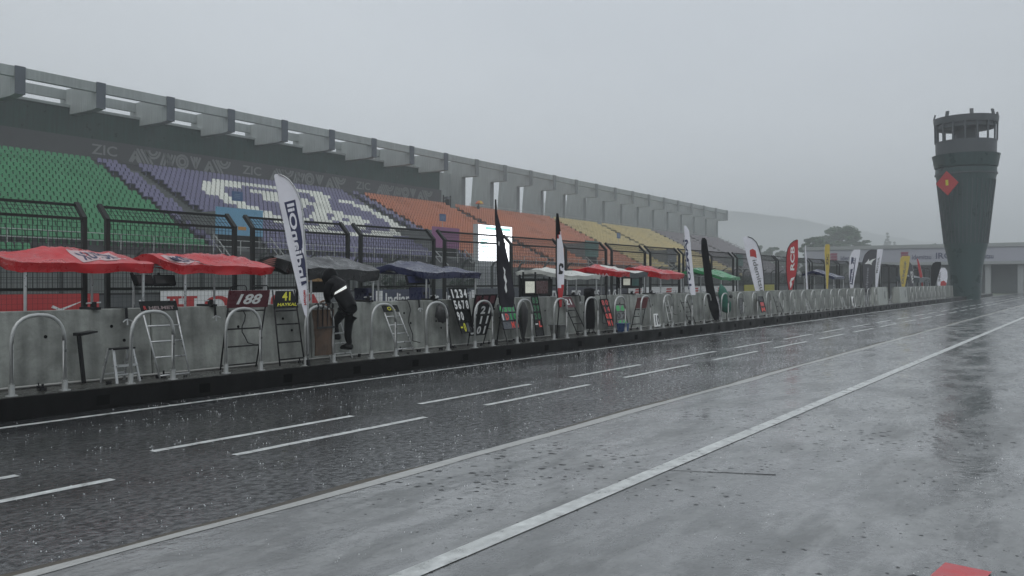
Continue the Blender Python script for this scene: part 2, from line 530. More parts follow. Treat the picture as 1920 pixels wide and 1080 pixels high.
def thing(name, label, cat, group=None, loc=(0, 0, 0)):
    o = bpy.data.objects.new(name, None)
    o.empty_display_size = 0.2
    COL.objects.link(o)
    o.location = loc
    o['label'] = label
    o['category'] = cat
    if group: o['group'] = group
    return o
def tag(o, label, cat, group=None):
    o['label'] = label
    o['category'] = cat
    if group: o['group'] = group
    return o
def struct(o, kind='structure'):
    o['kind'] = kind
    return o
def copy_tree(root, loc=None, label=None):
    r = root.copy()
    COL.objects.link(r)
    if loc is not None: r.location = loc
    if label: r['label'] = label
    for ch in root.children:
        c = ch.copy()
        COL.objects.link(c)
        c.parent = r
        for g in ch.children:
            d = g.copy()
            COL.objects.link(d)
            d.parent = c
    return r

TEXTS = {}
def glyphs(body, bold=0.0, shear=0.0, spacing=1.0):
    k = (body, bold, shear, spacing)
    if k in TEXTS: return TEXTS[k]
    cu = bpy.data.curves.new('lettering', 'FONT')
    cu.body = body
    cu.offset = bold
    cu.shear = shear
    cu.space_character = spacing
    cu.resolution_u = 3
    cu.fill_mode = 'FRONT'
    o = bpy.data.objects.new('lettering', cu)
    COL.objects.link(o)
    dg = bpy.context.evaluated_depsgraph_get()
    me = bpy.data.meshes.new_from_object(o.evaluated_get(dg))
    vs = [(v.co.x, v.co.y) for v in me.vertices]
    fs = [list(p.vertices) for p in me.polygons]
    bpy.data.objects.remove(o)
    bpy.data.curves.remove(cu)
    bpy.data.meshes.remove(me)
    x0, x1 = min(v[0] for v in vs), max(v[0] for v in vs)
    y0, y1 = min(v[1] for v in vs), max(v[1] for v in vs)
    TEXTS[k] = ([((x - x0) / (x1 - x0), (y - y0) / (y1 - y0)) for x, y in vs], fs)
    return TEXTS[k]
def lay_text(mb, body, o, ux, uy, mi=0, bold=0.02, shear=0.0, mirror=False, warp=None, spacing=1.0):
    """lettering filling the parallelogram o, o+ux, o+uy"""
    vs, fs = glyphs(body, bold, shear, spacing)
    o, ux, uy = Vector(o), Vector(ux), Vector(uy)
    i = len(mb.v)
    for x, y in vs:
        if mirror: x = 1 - x
        p = o + ux * x + uy * y
        mb.v.append(tuple(warp(p) if warp else p))
    for f in fs:
        mb.f.append([i + k for k in f])
        mb.m.append(mi)

X, Y, Z = Vector((1, 0, 0)), Vector((0, 1, 0)), Vector((0, 0, 1))
PZ = 0.29           # platform height
WALL_D = 11.74      # near face of the pit wall
WALL_Z = 1.295
KERB_D = 10.93
SLOPE = 0.0072

# ================================================================ THE SETTING
def sheet(name, m, x0, x1, y0, y1, z, nx=1, ny=1, edge=None):
    mb = MB()
    for i in range(nx):
        for j in range(ny):
            xa, xb = x0 + (x1 - x0) * i / nx, x0 + (x1 - x0) * (i + 1) / nx
            ya, yb = y0 + (y1 - y0) * j / ny, y0 + (y1 - y0) * (j + 1) / ny
            pts = [(xa, ya), (xb, ya), (xb, yb), (xa, yb)]
            if edge: pts = [(px, edge(px, py)) for px, py in pts]
            mb.poly([(px, py, z) for px, py in pts])
    return struct(mb.build(name, m))
sheet('ground', M_EARTH, -340, 1690, -440, 1490, -0.06)
sheet('pit_lane', M_ASPHALT, -60, 260, 5.0, KERB_D, 0.0)
def wav(x): return 0.06 * noise.noise(Vector((x * 0.35, 0, 0))) + 0.02 * noise.noise(Vector((x * 1.3, 5, 0)))
sheet('apron', M_APRON, -60, 260, -40, 5.10, 0.004)
sheet('drain_strip', M_DRAIN, -20, 130, 5.02, 5.15, 0.007, 300, 1, lambda x, y: y + wav(x) if y > 5.1 else y + 1.6 * wav(x + 30))
sheet('dirt_seam', mat('brown_silt', (.075, .065, .05), .6, vary=.5, scale=4), -20, 130, 5.152, 5.20, 0.006, 300, 1, lambda x, y: y + wav(x) if y < 5.16 else y + 2.2 * wav(x + 60))
sheet('verge', M_GRASS, -60, 260, 28.9, 53.8, -0.02)
sheet('race_track', M_TRACK, -60, 260, 15.2, 27.4, -0.004)

# painted lines
mb = MB()
def stripe(mb, x0, x1, y0, y1, z, n):
    for i in range(n):
        a, b = x0 + (x1 - x0) * i / n, x0 + (x1 - x0) * (i + 1) / n
        j = lambda x, k: 0.006 * noise.noise(Vector((x * 3.0, k, 0)))
        mb.poly([(a, y0 + j(a, 0), z), (b, y0 + j(b, 0), z), (b, y1 + j(b, 9), z), (a, y1 + j(a, 9), z)])
stripe(mb, -20, 160, 10.44, 10.54, 0.004, 240)
struct(mb.build('pit_lane_edge_line', M_PAINT))
mb = MB()
stripe(mb, -20, 160, 3.24, 3.39, 0.010, 400)
struct(mb.build('apron_line', M_PAINT))
mb = MB()
for k in range(-4, 30):
    stripe(mb, 1.18 + 4.08 * k, 4.02 + 4.08 * k, 6.95, 7.05, 0.004, 8)
    stripe(mb, 0.88 + 4.02 * k, 3.62 + 4.02 * k, 7.77, 7.87, 0.004, 8)
struct(mb.build('lane_dashes', M_PAINT))
mb = MB()
a, b = ground(1744, 1083), ground(1768, 1062)
d = (b - a).normalized()
nrm = Vector((d.y, -d.x, 0))
mb.poly([a + Vector((0, 0, .012)), b + d * .05 + Vector((0, 0, .012)), b + d * .05 + nrm * .25 + Vector((0, 0, .012)), a + nrm * .25 + Vector((0, 0, .012))])
struct(mb.build('red_marking', M_REDPAINT))

mb = MB()
for (x0, y0, x1, y1, w_) in ((1195, 879, 1455, 890, .022), (1722, 744.5, 1742, 744.5, .02)):
    a, b = ground(x0, y0, .0075), ground(x1, y1, .0075)
    d = (b - a).normalized()
    n_ = Vector((-d.y, d.x, 0))
    for k in range(24):
        p, q = a.lerp(b, k / 24), a.lerp(b, (k + 1) / 24)
        f0, f1 = w_ * (.25 + .75 * k / 24), w_ * (.25 + .75 * (k + 1) / 24)
        j0, j1 = n_ * .02 * noise.noise(Vector((k * .3, x0, 0))), n_ * .02 * noise.noise(Vector(((k + 1) * .3, x0, 0)))
        mb.poly([p + j0 - n_ * f0 / 2, q + j1 - n_ * f1 / 2, q + j1 + n_ * f1 / 2, p + j0 + n_ * f0 / 2])
struct(mb.build('apron_joint', M_HOLE))
# platform with its dark kerb face and drain holes
mb = MB()
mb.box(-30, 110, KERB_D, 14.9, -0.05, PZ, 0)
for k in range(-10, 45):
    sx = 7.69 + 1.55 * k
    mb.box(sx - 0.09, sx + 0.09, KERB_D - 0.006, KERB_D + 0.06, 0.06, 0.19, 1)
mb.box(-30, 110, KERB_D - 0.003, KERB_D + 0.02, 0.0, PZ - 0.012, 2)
fr = random.Random(5)
for k in range(120):
    fx, fy = fr.uniform(3, 50), fr.uniform(11.2, 11.6)
    w_, h_ = fr.uniform(.015, .045), fr.uniform(.015, .05)
    mb.box(fx - w_, fx + w_, fy - .02, fy + .02, PZ - .002, PZ + h_, 3)
    if k % 3 == 0: mb.box(fx - w_ * .3, fx + w_ * .3, fy - .008, fy + .008, PZ + h_, PZ + h_ * 2.2, 3)
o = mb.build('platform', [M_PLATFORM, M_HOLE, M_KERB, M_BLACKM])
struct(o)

# hills far behind
mb = MB()
prof = [(1000, 380), (1150, 372), (1300, 384), (1370, 395), (1430, 402), (1500, 411), (1560, 424), (1640, 438), (1720, 452), (1850, 462), (1980, 470), (2150, 480)]
zd = 1580.0
prev = None
rows = []
for px, py in prof:
    for f in (0, 0.5):
        pass
for i in range(len(prof) - 1):
    for k in range(6):
        t = k / 6
        px = prof[i][0] + (prof[i + 1][0] - prof[i][0]) * t
        py = prof[i][1] + (prof[i + 1][1] - prof[i][1]) * t
        xx = zd * ratio(px)
        h = EYE + (527 - py) * zd / 1600 + 3.0 * noise.noise(Vector((px * 0.05, 0, 0)))
        rows.append((Vector((xx * SA + zd * CA, -xx * CA + zd * SA, 0)), h))
fw = Vector((CA, SA, 0))
for i in range(len(rows) - 1):
    (p, h), (q, g) = rows[i], rows[i + 1]
    cols_p = [p - fw * 150 + Z * -1, p - fw * 80 + Z * h * 0.45, p - fw * 30 + Z * h * 0.85, p + Z * h, p + fw * 60 + Z * h * 0.6, p + fw * 120 + Z * -1]
    cols_q = [q - fw * 150 + Z * -1, q - fw * 80 + Z * g * 0.45, q - fw * 30 + Z * g * 0.85, q + Z * g, q + fw * 60 + Z * g * 0.6, q + fw * 120 + Z * -1]
    for k in range(5): mb.poly([cols_p[k], cols_q[k], cols_q[k + 1], cols_p[k + 1]])
struct(mb.build('hills', M_HILL, smooth=True))

# ================================================================ GRANDSTAND (one thing, many parts)
stand = thing('grandstand', 'long concrete grandstand with rows of coloured seats and projecting roof fins', 'grandstand')
stand.rotation_euler = (0, SLOPE, 0)
S0, S1 = 13.0, 190.0
NROW = 19
def rowD(i): return 57.7 + 0.91 * i
def rowZ(i): return 4.40 + 0.433 * i           # tread level of row i
TOPZ = rowZ(NROW - 1)
mb = MB()
prof = [(54.4, 2.9), (55.4, 2.9), (55.4, 3.45), (56.3, 3.45), (56.3, 4.1), (rowD(0) - 0.39, 4.1)]
for i in range(NROW):
    prof += [(rowD(i) - 0.39, rowZ(i)), (rowD(i) + 0.52, rowZ(i))]
prof += [(79.2, TOPZ)]
for k in range(len(prof) - 1):
    (d0, z0), (d1, z1) = prof[k], prof[k + 1]
    mb.poly([(S0, d0, z0), (S1, d0, z0), (S1, d1, z1), (S0, d1, z1)], 0)
for sx in (S0, S1):
    mb.poly([(sx, 54.4, -1.6)] + [(sx, d, z) for d, z in prof] + [(sx, 79.2, -1.6)], 1)
mb.poly([(S0, 79.2, -1.6), (S1, 79.2, -1.6), (S1, 79.2, TOPZ), (S0, 79.2, TOPZ)], 1)
mb.build('tiers', [M_STEP, M_STANDC], stand)
mb = MB()
mb.box(S0, S1, 54.0, 54.38, -1.6, 3.72)
mb.build('front_wall', M_LOWWALL, stand)
AISLES = [44.2, 71.8, 91.0, 132.9, 170.3, 18.2]
for a in AISLES:                                  # half steps between the treads
    mb = MB()
    pts = []
    for i in range(1, NROW):
        pts += [(rowD(i) - 0.80, rowZ(i) - 0.432), (rowD(i) - 0.80, rowZ(i) - 0.217), (rowD(i) - 0.392, rowZ(i) - 0.217), (rowD(i) - 0.392, rowZ(i) - 0.004)]
    pts = [(rowD(0), rowZ(0) + .002)] + pts
    for k in range(len(pts) - 1):
        (d0, z0), (d1, z1) = pts[k], pts[k + 1]
        if abs(z1 - z0) < .01 and d1 - d0 > .45: z0 = z1 = z1 + .003
        mb.poly([(a - .72, d0, z0 + .003), (a + .72, d0, z0 + .003), (a + .72, d1, z1 + .003), (a - .72, d1, z1 + .003)])
    mb.build('aisle_stairs', M_LOWWALL, stand)

# seats
def seat_shape(mb, s, D, z, mi):
    w = 0.205
    j = 0.016 * noise.noise(Vector((s * 7.1, D * 3.3, 1)))
    lean = 0.12 + j
    b0, b1, b2 = z + 0.42, z + 0.72, z + 0.86
    y0 = D + 0.14
    y2 = y0 + lean
    o = [(-w, b0), (w, b0), (w * .97, b1), (w * 0.70, b2), (-w * 0.70, b2), (-w * .97, b1)]
    i = len(mb.v)
    for th in (0, 0.05):
        for a, b in o:
            f = (b - b0) / (b2 - b0)
            mb.v.append((s + a, y0 + (y2 - y0) * f + th, b))
    mb.f.append([i, i + 1, i + 2, i + 3, i + 4, i + 5])
    mb.f.append([i + 11, i + 10, i + 9, i + 8, i + 7, i + 6])
    mb.m += [mi, mi]
    for k in range(6):
        a, b = i + k, i + (k + 1) % 6
        mb.f.append([a, b, b + 6, a + 6])
        mb.m.append(mi)
    mb.hexa([(s - w, D - 0.26, z + 0.40), (s + w, D - 0.26, z + 0.40), (s + w, D + 0.19, z + 0.38), (s - w, D + 0.19, z + 0.38),
             (s - w, D - 0.26, z + 0.45), (s + w, D - 0.26, z + 0.45), (s + w, D + 0.19, z + 0.43), (s - w, D + 0.19, z + 0.43)], mi)
    mb.box(s - 0.03, s + 0.03, D - 0.05, D + 0.1, z, z + 0.38, mi)
LOGO = {16: '................######################..............', 15: '.............#######..............#####.............',
        14: '............####.....######.......###..####.........', 13: '...........####.......#########..###.....####.......',
        12: '...........####......######..######.......###.......', 11: '............###.........####..####.........###......',
        10: '............####......####...######........###......', 9: '.............####.....###..###..######.....###......',
        8: '..............####....##.####.##..####.....###......', 7: '...............####...##.####.######......####......',
        6: '................#####....###....###.....####........', 5: '..................#######.........#######...........',
        4: '....................##################..............'}
def seat_colour(s, i):
    if s < 41.2: return 0
    if s < 74.5:
        j = int((s - 41.35) / 0.65)
        if i in LOGO and 0 <= j < 52 and LOGO[i][j] == '#': return 2
        return 1
    if s < 117.1: return 3
    if s < 154.2: return 4
    return 5
VOMS = [(42.1, 46.6), (68.6, 73.0), (100.5, 104.0), (126.5, 130.0), (157.5, 161.0)]
spots = []
for i in range(NROW):
    for j in range(int((S1 - 15) / 0.5)):
        s = 15 + 0.5 * j + 0.5 * ((i * 0.37) % 1)
        if any(abs(s - a) < 0.92 for a in AISLES): continue
        if any(abs(s - a) < 0.38 for a in (40.9, 74.2, 117.0, 154.0)): continue
        if i < 7 and any(a - 0.2 < s < b + 0.2 for a, b in VOMS): continue
        spots.append((s, rowD(i), rowZ(i), seat_colour(s, i)))
for k, (D, z) in enumerate(((54.95, 2.9), (55.85, 3.45))):
    for j in range(int((S1 - 15) / 0.5)):
        s = 15 + 0.5 * j
        if any(g < s < g + 20.8 for g in (26.5, 58.5, 96.0, 132.0, 166.0)): continue
        spots.append((s, D, z, seat_colour(s, -1)))
spots.sort(key=lambda q: q[0] * CA + q[1] * SA + (0 if q[0] > 25.5 and q[2] > 4.3 else 60))
seat_meshes = {}
for (s, D, z, c) in spots[:100]:
    mb = MB()
    if c not in seat_meshes:
        seat_shape(mb, 0, 0, 0, 0)
        o = mb.build('seat', M_SEATS[c], stand)
        seat_meshes[c] = o.data
    else:
        o = bpy.data.objects.new('seat', seat_meshes[c])
        COL.objects.link(o)
        o.parent = stand
    o.location = (s, D, z)
mb = MB()
for (s, D, z, c) in spots[100:]: seat_shape(mb, s, D, z, c)
struct(mb.build('seat_rows', M_SEATS, stand), 'stuff')

# fins
FIN_S = [(0.4640 + 0.0935 * k) * 72.8 for k in range(-2, 24)]
FIN_S = [s for s in FIN_S if s < 191]
ZT, ZB = 19.45, 17.1
RZ = TOPZ
def fin_mesh(short):
    mb = MB()
    w = 0.39
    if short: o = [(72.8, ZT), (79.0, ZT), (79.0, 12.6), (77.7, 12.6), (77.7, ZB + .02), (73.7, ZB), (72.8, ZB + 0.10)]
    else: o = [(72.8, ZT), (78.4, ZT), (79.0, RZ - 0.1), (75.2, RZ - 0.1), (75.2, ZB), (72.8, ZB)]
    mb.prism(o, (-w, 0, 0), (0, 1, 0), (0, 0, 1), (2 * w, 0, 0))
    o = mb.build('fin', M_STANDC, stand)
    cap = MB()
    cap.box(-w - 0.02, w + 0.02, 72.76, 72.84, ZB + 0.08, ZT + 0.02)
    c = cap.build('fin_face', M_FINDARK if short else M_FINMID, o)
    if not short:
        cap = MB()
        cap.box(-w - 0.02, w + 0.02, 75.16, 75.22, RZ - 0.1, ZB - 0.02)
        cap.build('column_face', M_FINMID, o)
    return o
proto = {True: None, False: None}
WALL_END = 92.3
for k, s in enumerate(FIN_S):
    short = s < WALL_END - 4
    if proto[short] is None:
        proto[short] = fin_mesh(short)
        o = proto[short]
    else:
        o = proto[short].copy()
        COL.objects.link(o)
        for g in proto[short].children:
            d = g.copy()
            COL.objects.link(d)
            d.parent = o
    o.location = (s, 0, 0)
for a, b in zip(FIN_S[:-1], FIN_S[1:]):
    mb = MB(); mb.box(a + 0.392, b - 0.392, 72.88, 73.32, ZT - 0.87, ZT - 0.03); mb.build('fascia_beam', M_STANDC, stand)
    mb = MB(); mb.box(a + 0.392, b - 0.392, 78.0, 78.36, ZT - 0.91, ZT - 0.04); mb.build('rear_beam', M_STANDC, stand)
mb = MB()
mb.box(S0, WALL_END, 77.35, 77.64, 15.15, 17.72)
mb.build('green_wall', M_GREENWALL, stand)
mb = MB()
mb.box(S0, WALL_END + .1, 77.22, 77.65, 17.72, 17.95)
mb.build('parapet', M_STANDC, stand)
mb = MB()
mb.box(S0, WALL_END, 77.0, 77.6, TOPZ - .2, 13.19)
mb.build('lower_back_wall', M_BAND, stand)
mb = MB()
mb.box(WALL_END + .02, WALL_END + 3.4, 77.28, 77.64, RZ, 17.71)
mb.build('end_wall', M_STANDC, stand)
band = MB()
band.box(S0, WALL_END, 76.96, 77.34, 13.2, 15.14)
bo = band.build('banner_strip', M_BAND, stand)
# print on the banner: short word marks and a chevron pattern
def chev(mb, s, z, h):
    t = h * 0.16
    yy = 76.95
    def st(a, b, tt=t):
        a, b = Vector((s + a[0] * h, yy, z + a[1] * h)), Vector((s + b[0] * h, yy, z + b[1] * h))
        d = (b - a).normalized()
        n = Vector((-d.z, 0, d.x)) * tt / 2
        mb.poly([a - n, b - n, b + n, a + n])
    for off in (0.0, 0.30):
        st((0.0 + off * .5, 0.02), (0.42, 0.80 - off * 1.2))
        st((0.84 - off * .5, 0.02), (0.42, 0.80 - off * 1.2))
    for off in (0, 0.28, 0.56): st((0.55 + off, 0.98), (1.15 + off, 0.02))
    for rr in (0.30, 0.52):
        pts = [(1.75 + rr * math.cos(a), 0.98 + rr * math.sin(a)) for a in [PI + PI * q / 10 for q in range(11)]]
        for p, q in zip(pts[:-1], pts[1:]): st(p, q)
    for off in (0, 0.25):
        st((2.35 + off, 0.05), (2.65 + off, 0.95)); st((2.65 + off, 0.95), (2.95 + off, 0.1)); st((2.95 + off, 0.1), (3.25 + off, 0.9))
    for rr in (0.26, 0.46):
        pts = [(4.05 + rr * math.cos(a), 0.5 + rr * math.sin(a)) for a in [2 * PI * q / 16 for q in range(17)]]
        for p, q in zip(pts[:-1], pts[1:]): st(p, q)
    for off in (0, 0.28):
        st((4.75 + off, 0.98), (5.15, 0.1 + off)); st((5.55 - off, 0.98), (5.15, 0.1 + off))
    for off in (0.0, 0.30):
        st((5.9 + off * .5, 0.02), (6.32, 0.80 - off * 1.2)); st((6.74 - off * .5, 0.02), (6.32, 0.80 - off * 1.2))
    for off in (0, 0.28): st((6.6 + off, 0.98), (7.2 + off, 0.02))
    for rr in (0.30, 0.52):
        pts = [(7.6 + rr * math.cos(a), 0.98 + rr * math.sin(a)) for a in [PI + PI * q / 10 for q in range(11)]]
        for p, q in zip(pts[:-1], pts[1:]): st(p, q)
for px in (193, 470, 679):
    s = S(px, 77.05)
    mb = MB()
    lay_text(mb, 'ZIC', (s - 1.24, 76.95, 13.76), (2.47, 0, 0), (0, 0, 0.94), bold=0.012)
    mb.build('word_mark', M_BANDTXT, bo)
for px, hh in ((240, 1.4), (505, 1.4), (705, 1.33)):
    mb = MB(); chev(mb, S(px, 77.05), 13.45, hh); mb.build('chevron_print', M_BANDTXT, bo)
# railings and the entrance panels
mb = MB()
for z in (4.7, 5.2): mb.bar((S0, 56.5, z), (S1, 56.5, z), 0.055, 0.055)
s = S0
while s < S1:
    mb.bar((s, 56.5, 4.05), (s, 56.5, 5.22), 0.055, 0.055)
    s += 2.5
mb.build('railing', M_STEEL, stand)
mb = MB()
for z in (0.6, 1.2): mb.bar((WALL_END + 3.4, 74.6, RZ + z), (S1, 74.6, RZ + z), 0.05, 0.05)
s = WALL_END + 3.5
while s < S1:
    mb.bar((s, 74.6, RZ), (s, 74.6, RZ + 1.2), 0.05, 0.05)
    s += 2.4
mb.build('railing', M_STEEL, stand)
mb = MB()
for off in (0.6, 1.2):                          # sloping rail down the open end
    mb.bar((S1 - .1, 75.2, RZ + off), (S1 - .1, 57.5, rowZ(0) + off), 0.09, 0.09)
for i in range(0, NROW, 2): mb.bar((S1 - .1, rowD(i), rowZ(i)), (S1 - .1, rowD(i), rowZ(i) + 1.22), 0.08, 0.08)
mb.build('railing', M_STEEL, stand)
pan_m = [M_LIGHTBLUE, M_MAGENTA, M_TEAL, M_SLATE, M_TEAL]
for k, (a, b) in enumerate(VOMS):
    mb = MB()
    mb.box(a, b, 58.3, 58.5, 5.75, 7.95)
    p = mb.build('entrance_panel', pan_m[k], stand)
    for x0, x1 in ((a, a + .26), (b - .26, b)):
        q = MB(); q.box(x0, x1, 58.52, 63.7, 4.2, 7.6); q.build('entrance_wall', M_LOWWALL, stand)
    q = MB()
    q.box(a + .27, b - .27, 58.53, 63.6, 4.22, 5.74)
    q.build('entrance_shade_block', M_HOLE, stand)  # solid black block: the shade inside the entrance put into its colour
    for xx in (a - 0.5, b + 0.5):
        mb2 = MB()
        mb2.bar((xx, 58.0, 5.7), (xx, 54.1, 2.35), 0.08, 0.08)
        mb2.bar((xx, 58.0, 5.1), (xx, 54.1, 1.7), 0.06, 0.06)
        for t in (0, .33, .66, 1): mb2.bar((xx, 58.0 - 3.9 * t, 5.7 - 3.35 * t), (xx, 58.0 - 3.9 * t, 4.2 - 3.1 * t), 0.06, 0.06)
        mb2.build('stair_rail', M_STEEL, stand)
    if k == 0:
        t2 = MB()
        t2.box(a + 2.0, a + 2.8, 58.285, 58.298, 6.2, 6.47)
        t2.build('orange_mark', mat('orange_print', (0.55, 0.25, 0.04), 0.5), p)

# things on the stand
def stand_z(s, z): return z - SLOPE * s
for px, py, lab in ((445, 368, 'small blue notice on a post among the purple and white seats'), (830, 408, 'small blue notice on a post among the orange seats'), (1160, 442, 'small blue notice on a post among the yellow seats')):
    D = 65.0
    s = S(px, D)
    z = H(px, py, D)
    t = thing('notice_sign', lab, 'sign', 'blue notices in the seating', (s, D, stand_z(s, rowZ(8))))
    zz = z - stand_z(s, rowZ(8))
    mb = MB(); mb.box(-0.58, 0.58, -0.03, 0.03, zz - 0.43, zz + 0.43); p = mb.build('panel', M_BLUESIGN, t, bevel=0.008)
    mb = MB()
    for q in (0.16, 0.0, -0.16): mb.box(-0.34, 0.30 - 0.1 * abs(q), -0.034, -0.031, zz + q - 0.03, zz + q + 0.03)
    mb.build('printed_lines', mat('pale_blue_print', (0.16, 0.24, 0.36), 0.5), p)
    mb = MB(); mb.tube([(0, 0.05, 0), (0, 0.05, zz - 0.2)], 0.03, 6); mb.build('post', M_STEEL, t)

# ================================================================ PIT WALL
GAP_S = 52.6
wall = thing('pit_wall', 'long grey concrete pit wall with stained joints beside the pit lane', 'wall')
mb = MB()
s = -20.55
edges = []
while s < GAP_S:
    e = min(s + 3.1, GAP_S)
    edges.append((s, e))
    s = e
for (a, b) in edges:
    mb.hexa([(a + .008, WALL_D - .03, PZ), (b - .008, WALL_D - .03, PZ), (b - .008, WALL_D + .40, PZ), (a + .008, WALL_D + .40, PZ),
             (a + .008, WALL_D + .03, WALL_Z), (b - .008, WALL_D + .03, WALL_Z), (b - .008, WALL_D + .34, WALL_Z), (a + .008, WALL_D + .34, WALL_Z)])
mb.build('concrete_panels', M_WALLC, wall, bevel=0.012)
mb = MB()
for (a, b) in edges:
    for t, z in ((0.12, 0.85), (0.17, 0.70), (0.5, 0.95), (0.86, 0.84), (0.8, 1.05)):
        s = a + (b - a) * t
        yy = WALL_D - .03 + 0.06 * (z - PZ) / (WALL_Z - PZ)
        mb.tube([(s, yy - 0.004, z), (s, yy + 0.03, z)], 0.024, 10)
mb.build('lifting_holes', M_HOLE, wall)
mb = MB()
pts = [(s_, WALL_D - 0.10 + 0.012 * noise.noise(Vector((s_, 0, 0))), PZ + 0.025) for s_ in [-20 + 0.8 * k for k in range(int((GAP_S + 20) / 0.8))]]
mb.tube(pts, 0.017, 6)
o = mb.build('cable', mat('pale_cable', (0.36, 0.36, 0.34), 0.45), None, smooth=True)
tag(o, 'pale cable lying along the foot of the concrete pit wall', 'cable')
for k, (a, b, d, lab) in enumerate(((52.9, 55.4, 11.1, 'pale concrete barrier block at the break in the pit wall'), (55.5, 59.0, 11.75, 'grey concrete barrier block set back behind its paler neighbour'), (59.1, 61.6, 11.1, 'second pale concrete barrier block beyond the set-back one'))):
    t = thing('barrier_block', lab, 'barrier', 'barrier blocks at the gap in the pit wall', (a, d, PZ))
    mb = MB(); mb.hexa([(0, -.05, 0), (b - a, -.05, 0), (b - a, .45, 0), (0, .45, 0), (0, .05, 1.03), (b - a, .05, 1.03), (b - a, .35, 1.03), (0, .35, 1.03)])
    mb.build('body', M_WALLC if k == 1 else mat('pale_block_concrete', (0.40, 0.42, 0.39), 0.5, vary=.15, scale=1.5, streak=.2), t, bevel=0.02)
    if k != 1:
        mb = MB()
        for q in range(3):
            x0 = (b - a) * (0.55 + 0.08 * q)
            mb.prism([(0, 0), (.18, .1), (.1, .3), (.28, .42), (.05, .5), (-.1, .2)], (x0, 0.012 - .03, 0.12 + .1 * q), (1, 0, 0), (0, .1, 1), (0, -.01, 0))
        mb.build('painted_mark', M_GREYTXT, t)
wall2 = thing('pit_wall', 'far run of concrete pit wall beyond the barrier blocks', 'wall')
mb = MB()
s = 61.8
while s < 84:
    mb.hexa([(s, WALL_D - .03, PZ), (s + 3.06, WALL_D - .03, PZ), (s + 3.06, WALL_D + .40, PZ), (s, WALL_D + .40, PZ),
             (s, WALL_D + .03, WALL_Z), (s + 3.06, WALL_D + .03, WALL_Z), (s + 3.06, WALL_D + .34, WALL_Z), (s, WALL_D + .34, WALL_Z)])
    s += 3.1
mb.build('concrete_panels', M_WALLC, wall2, bevel=0.012)

t = thing('wall_bracket', 'dark steel shelf bracket standing against the near end of the pit wall', 'bracket', None, (S(160, 11.6), 11.6, PZ))
mb = MB(); mb.bar((-.02, 0, 0), (-.08, .02, .66), .05, .03, (0, 1, 0)); mb.build('upright', M_BLACKM, t)
mb = MB(); mb.prism([(-.14, .66), (.10, .70), (.10, .72), (-.14, .70)], (0, -.14, 0), (1, 0, 0), (0, 0, 1), (0, .2, 0)); mb.build('shelf', M_BLACKM, t)
# ---------------------------------------------------------------- arched hand rails along the platform edge
ARCH_LABELS = {-2: 'silver arched handrail, the nearest of the platform row', -1: 'silver arched handrail in front of the nearest red board',
    0: 'silver arched handrail tied to the silver ladder with the black sponsor board', 1: 'silver arched handrail in front of the maroon 188 board',
    2: 'silver arched handrail with a brown canvas bag strapped inside it', 3: 'silver arched handrail in front of the folding step ladder with yellow plate',
    4: 'silver arched handrail with a round dark bag hung behind it', 5: 'silver arched handrail in front of the leaning rack of black number slots',
    6: 'silver arched handrail beside the drooping black flag', 7: 'silver arched handrail around the base of the white and red flag',
    8: 'silver arched handrail over the tall black covered case', 9: 'silver arched handrail in front of the green digit board and blue tub',
    10: 'silver arched handrail in front of the dark ladder with red plate', 11: 'silver arched handrail just past the small white 10 card',
    12: 'silver arched handrail below the narrow white flag with navy letters', 13: 'silver arched handrail partly hidden by the limp ink black flag',
    14: 'silver arched handrail around the folded green parasol', 15: 'silver arched handrail in front of a pale leaning digit board',
    16: 'silver arched handrail under the white flag with red emblem'}
ROW_LABEL = 'thin silver arched handrail in the distant run of the platform edge'
def make_arch(label):
    t = thing('arched_handrail', label, 'handrail', 'arched handrails along the platform')
    w, h, r = 0.32, 0.985, 0.0245
    pts = [(-w, 0, 0), (-w, 0, h - 0.34)]
    for k in range(13):
        a = PI - PI * k / 12
        pts.append((w * math.copysign(abs(math.cos(a)) ** 0.8, math.cos(a)), 0, h - 0.34 + 0.34 * math.sin(a) ** 0.9))
    pts += [(w, 0, h - 0.34), (w, 0, 0)]
    mb = MB(); mb.tube(pts, r, 10)
    mb.build('rail_tube', M_STEEL, t, smooth=True)
    for sx in (-w, w):
        mb = MB(); mb.tube([(sx, 0, 0), (sx, 0, 0.14)], 0.037, 10)
        mb.tube([(sx, 0, 0), (sx, 0, 0.012)], 0.07, 12)
        mb.build('base_sleeve', M_STEEL, t)
    return t
arch0 = None
for k in range(-4, 46):
    s = 6.907 + 1.55 * k
    if GAP_S - 0.4 < s < 61.5: continue
    lab = ARCH_LABELS.get(k, ROW_LABEL)
    if arch0 is None:
        arch0 = make_arch(lab); o = arch0
    else: o = copy_tree(arch0, label=lab)
    o.location = (s, 11.02 + 0.01 * rnd.uniform(-1, 1), PZ)
    o.rotation_euler = (R(rnd.uniform(-1, 1)), R(rnd.uniform(-.8, .8)), R(rnd.uniform(-3, 3)))

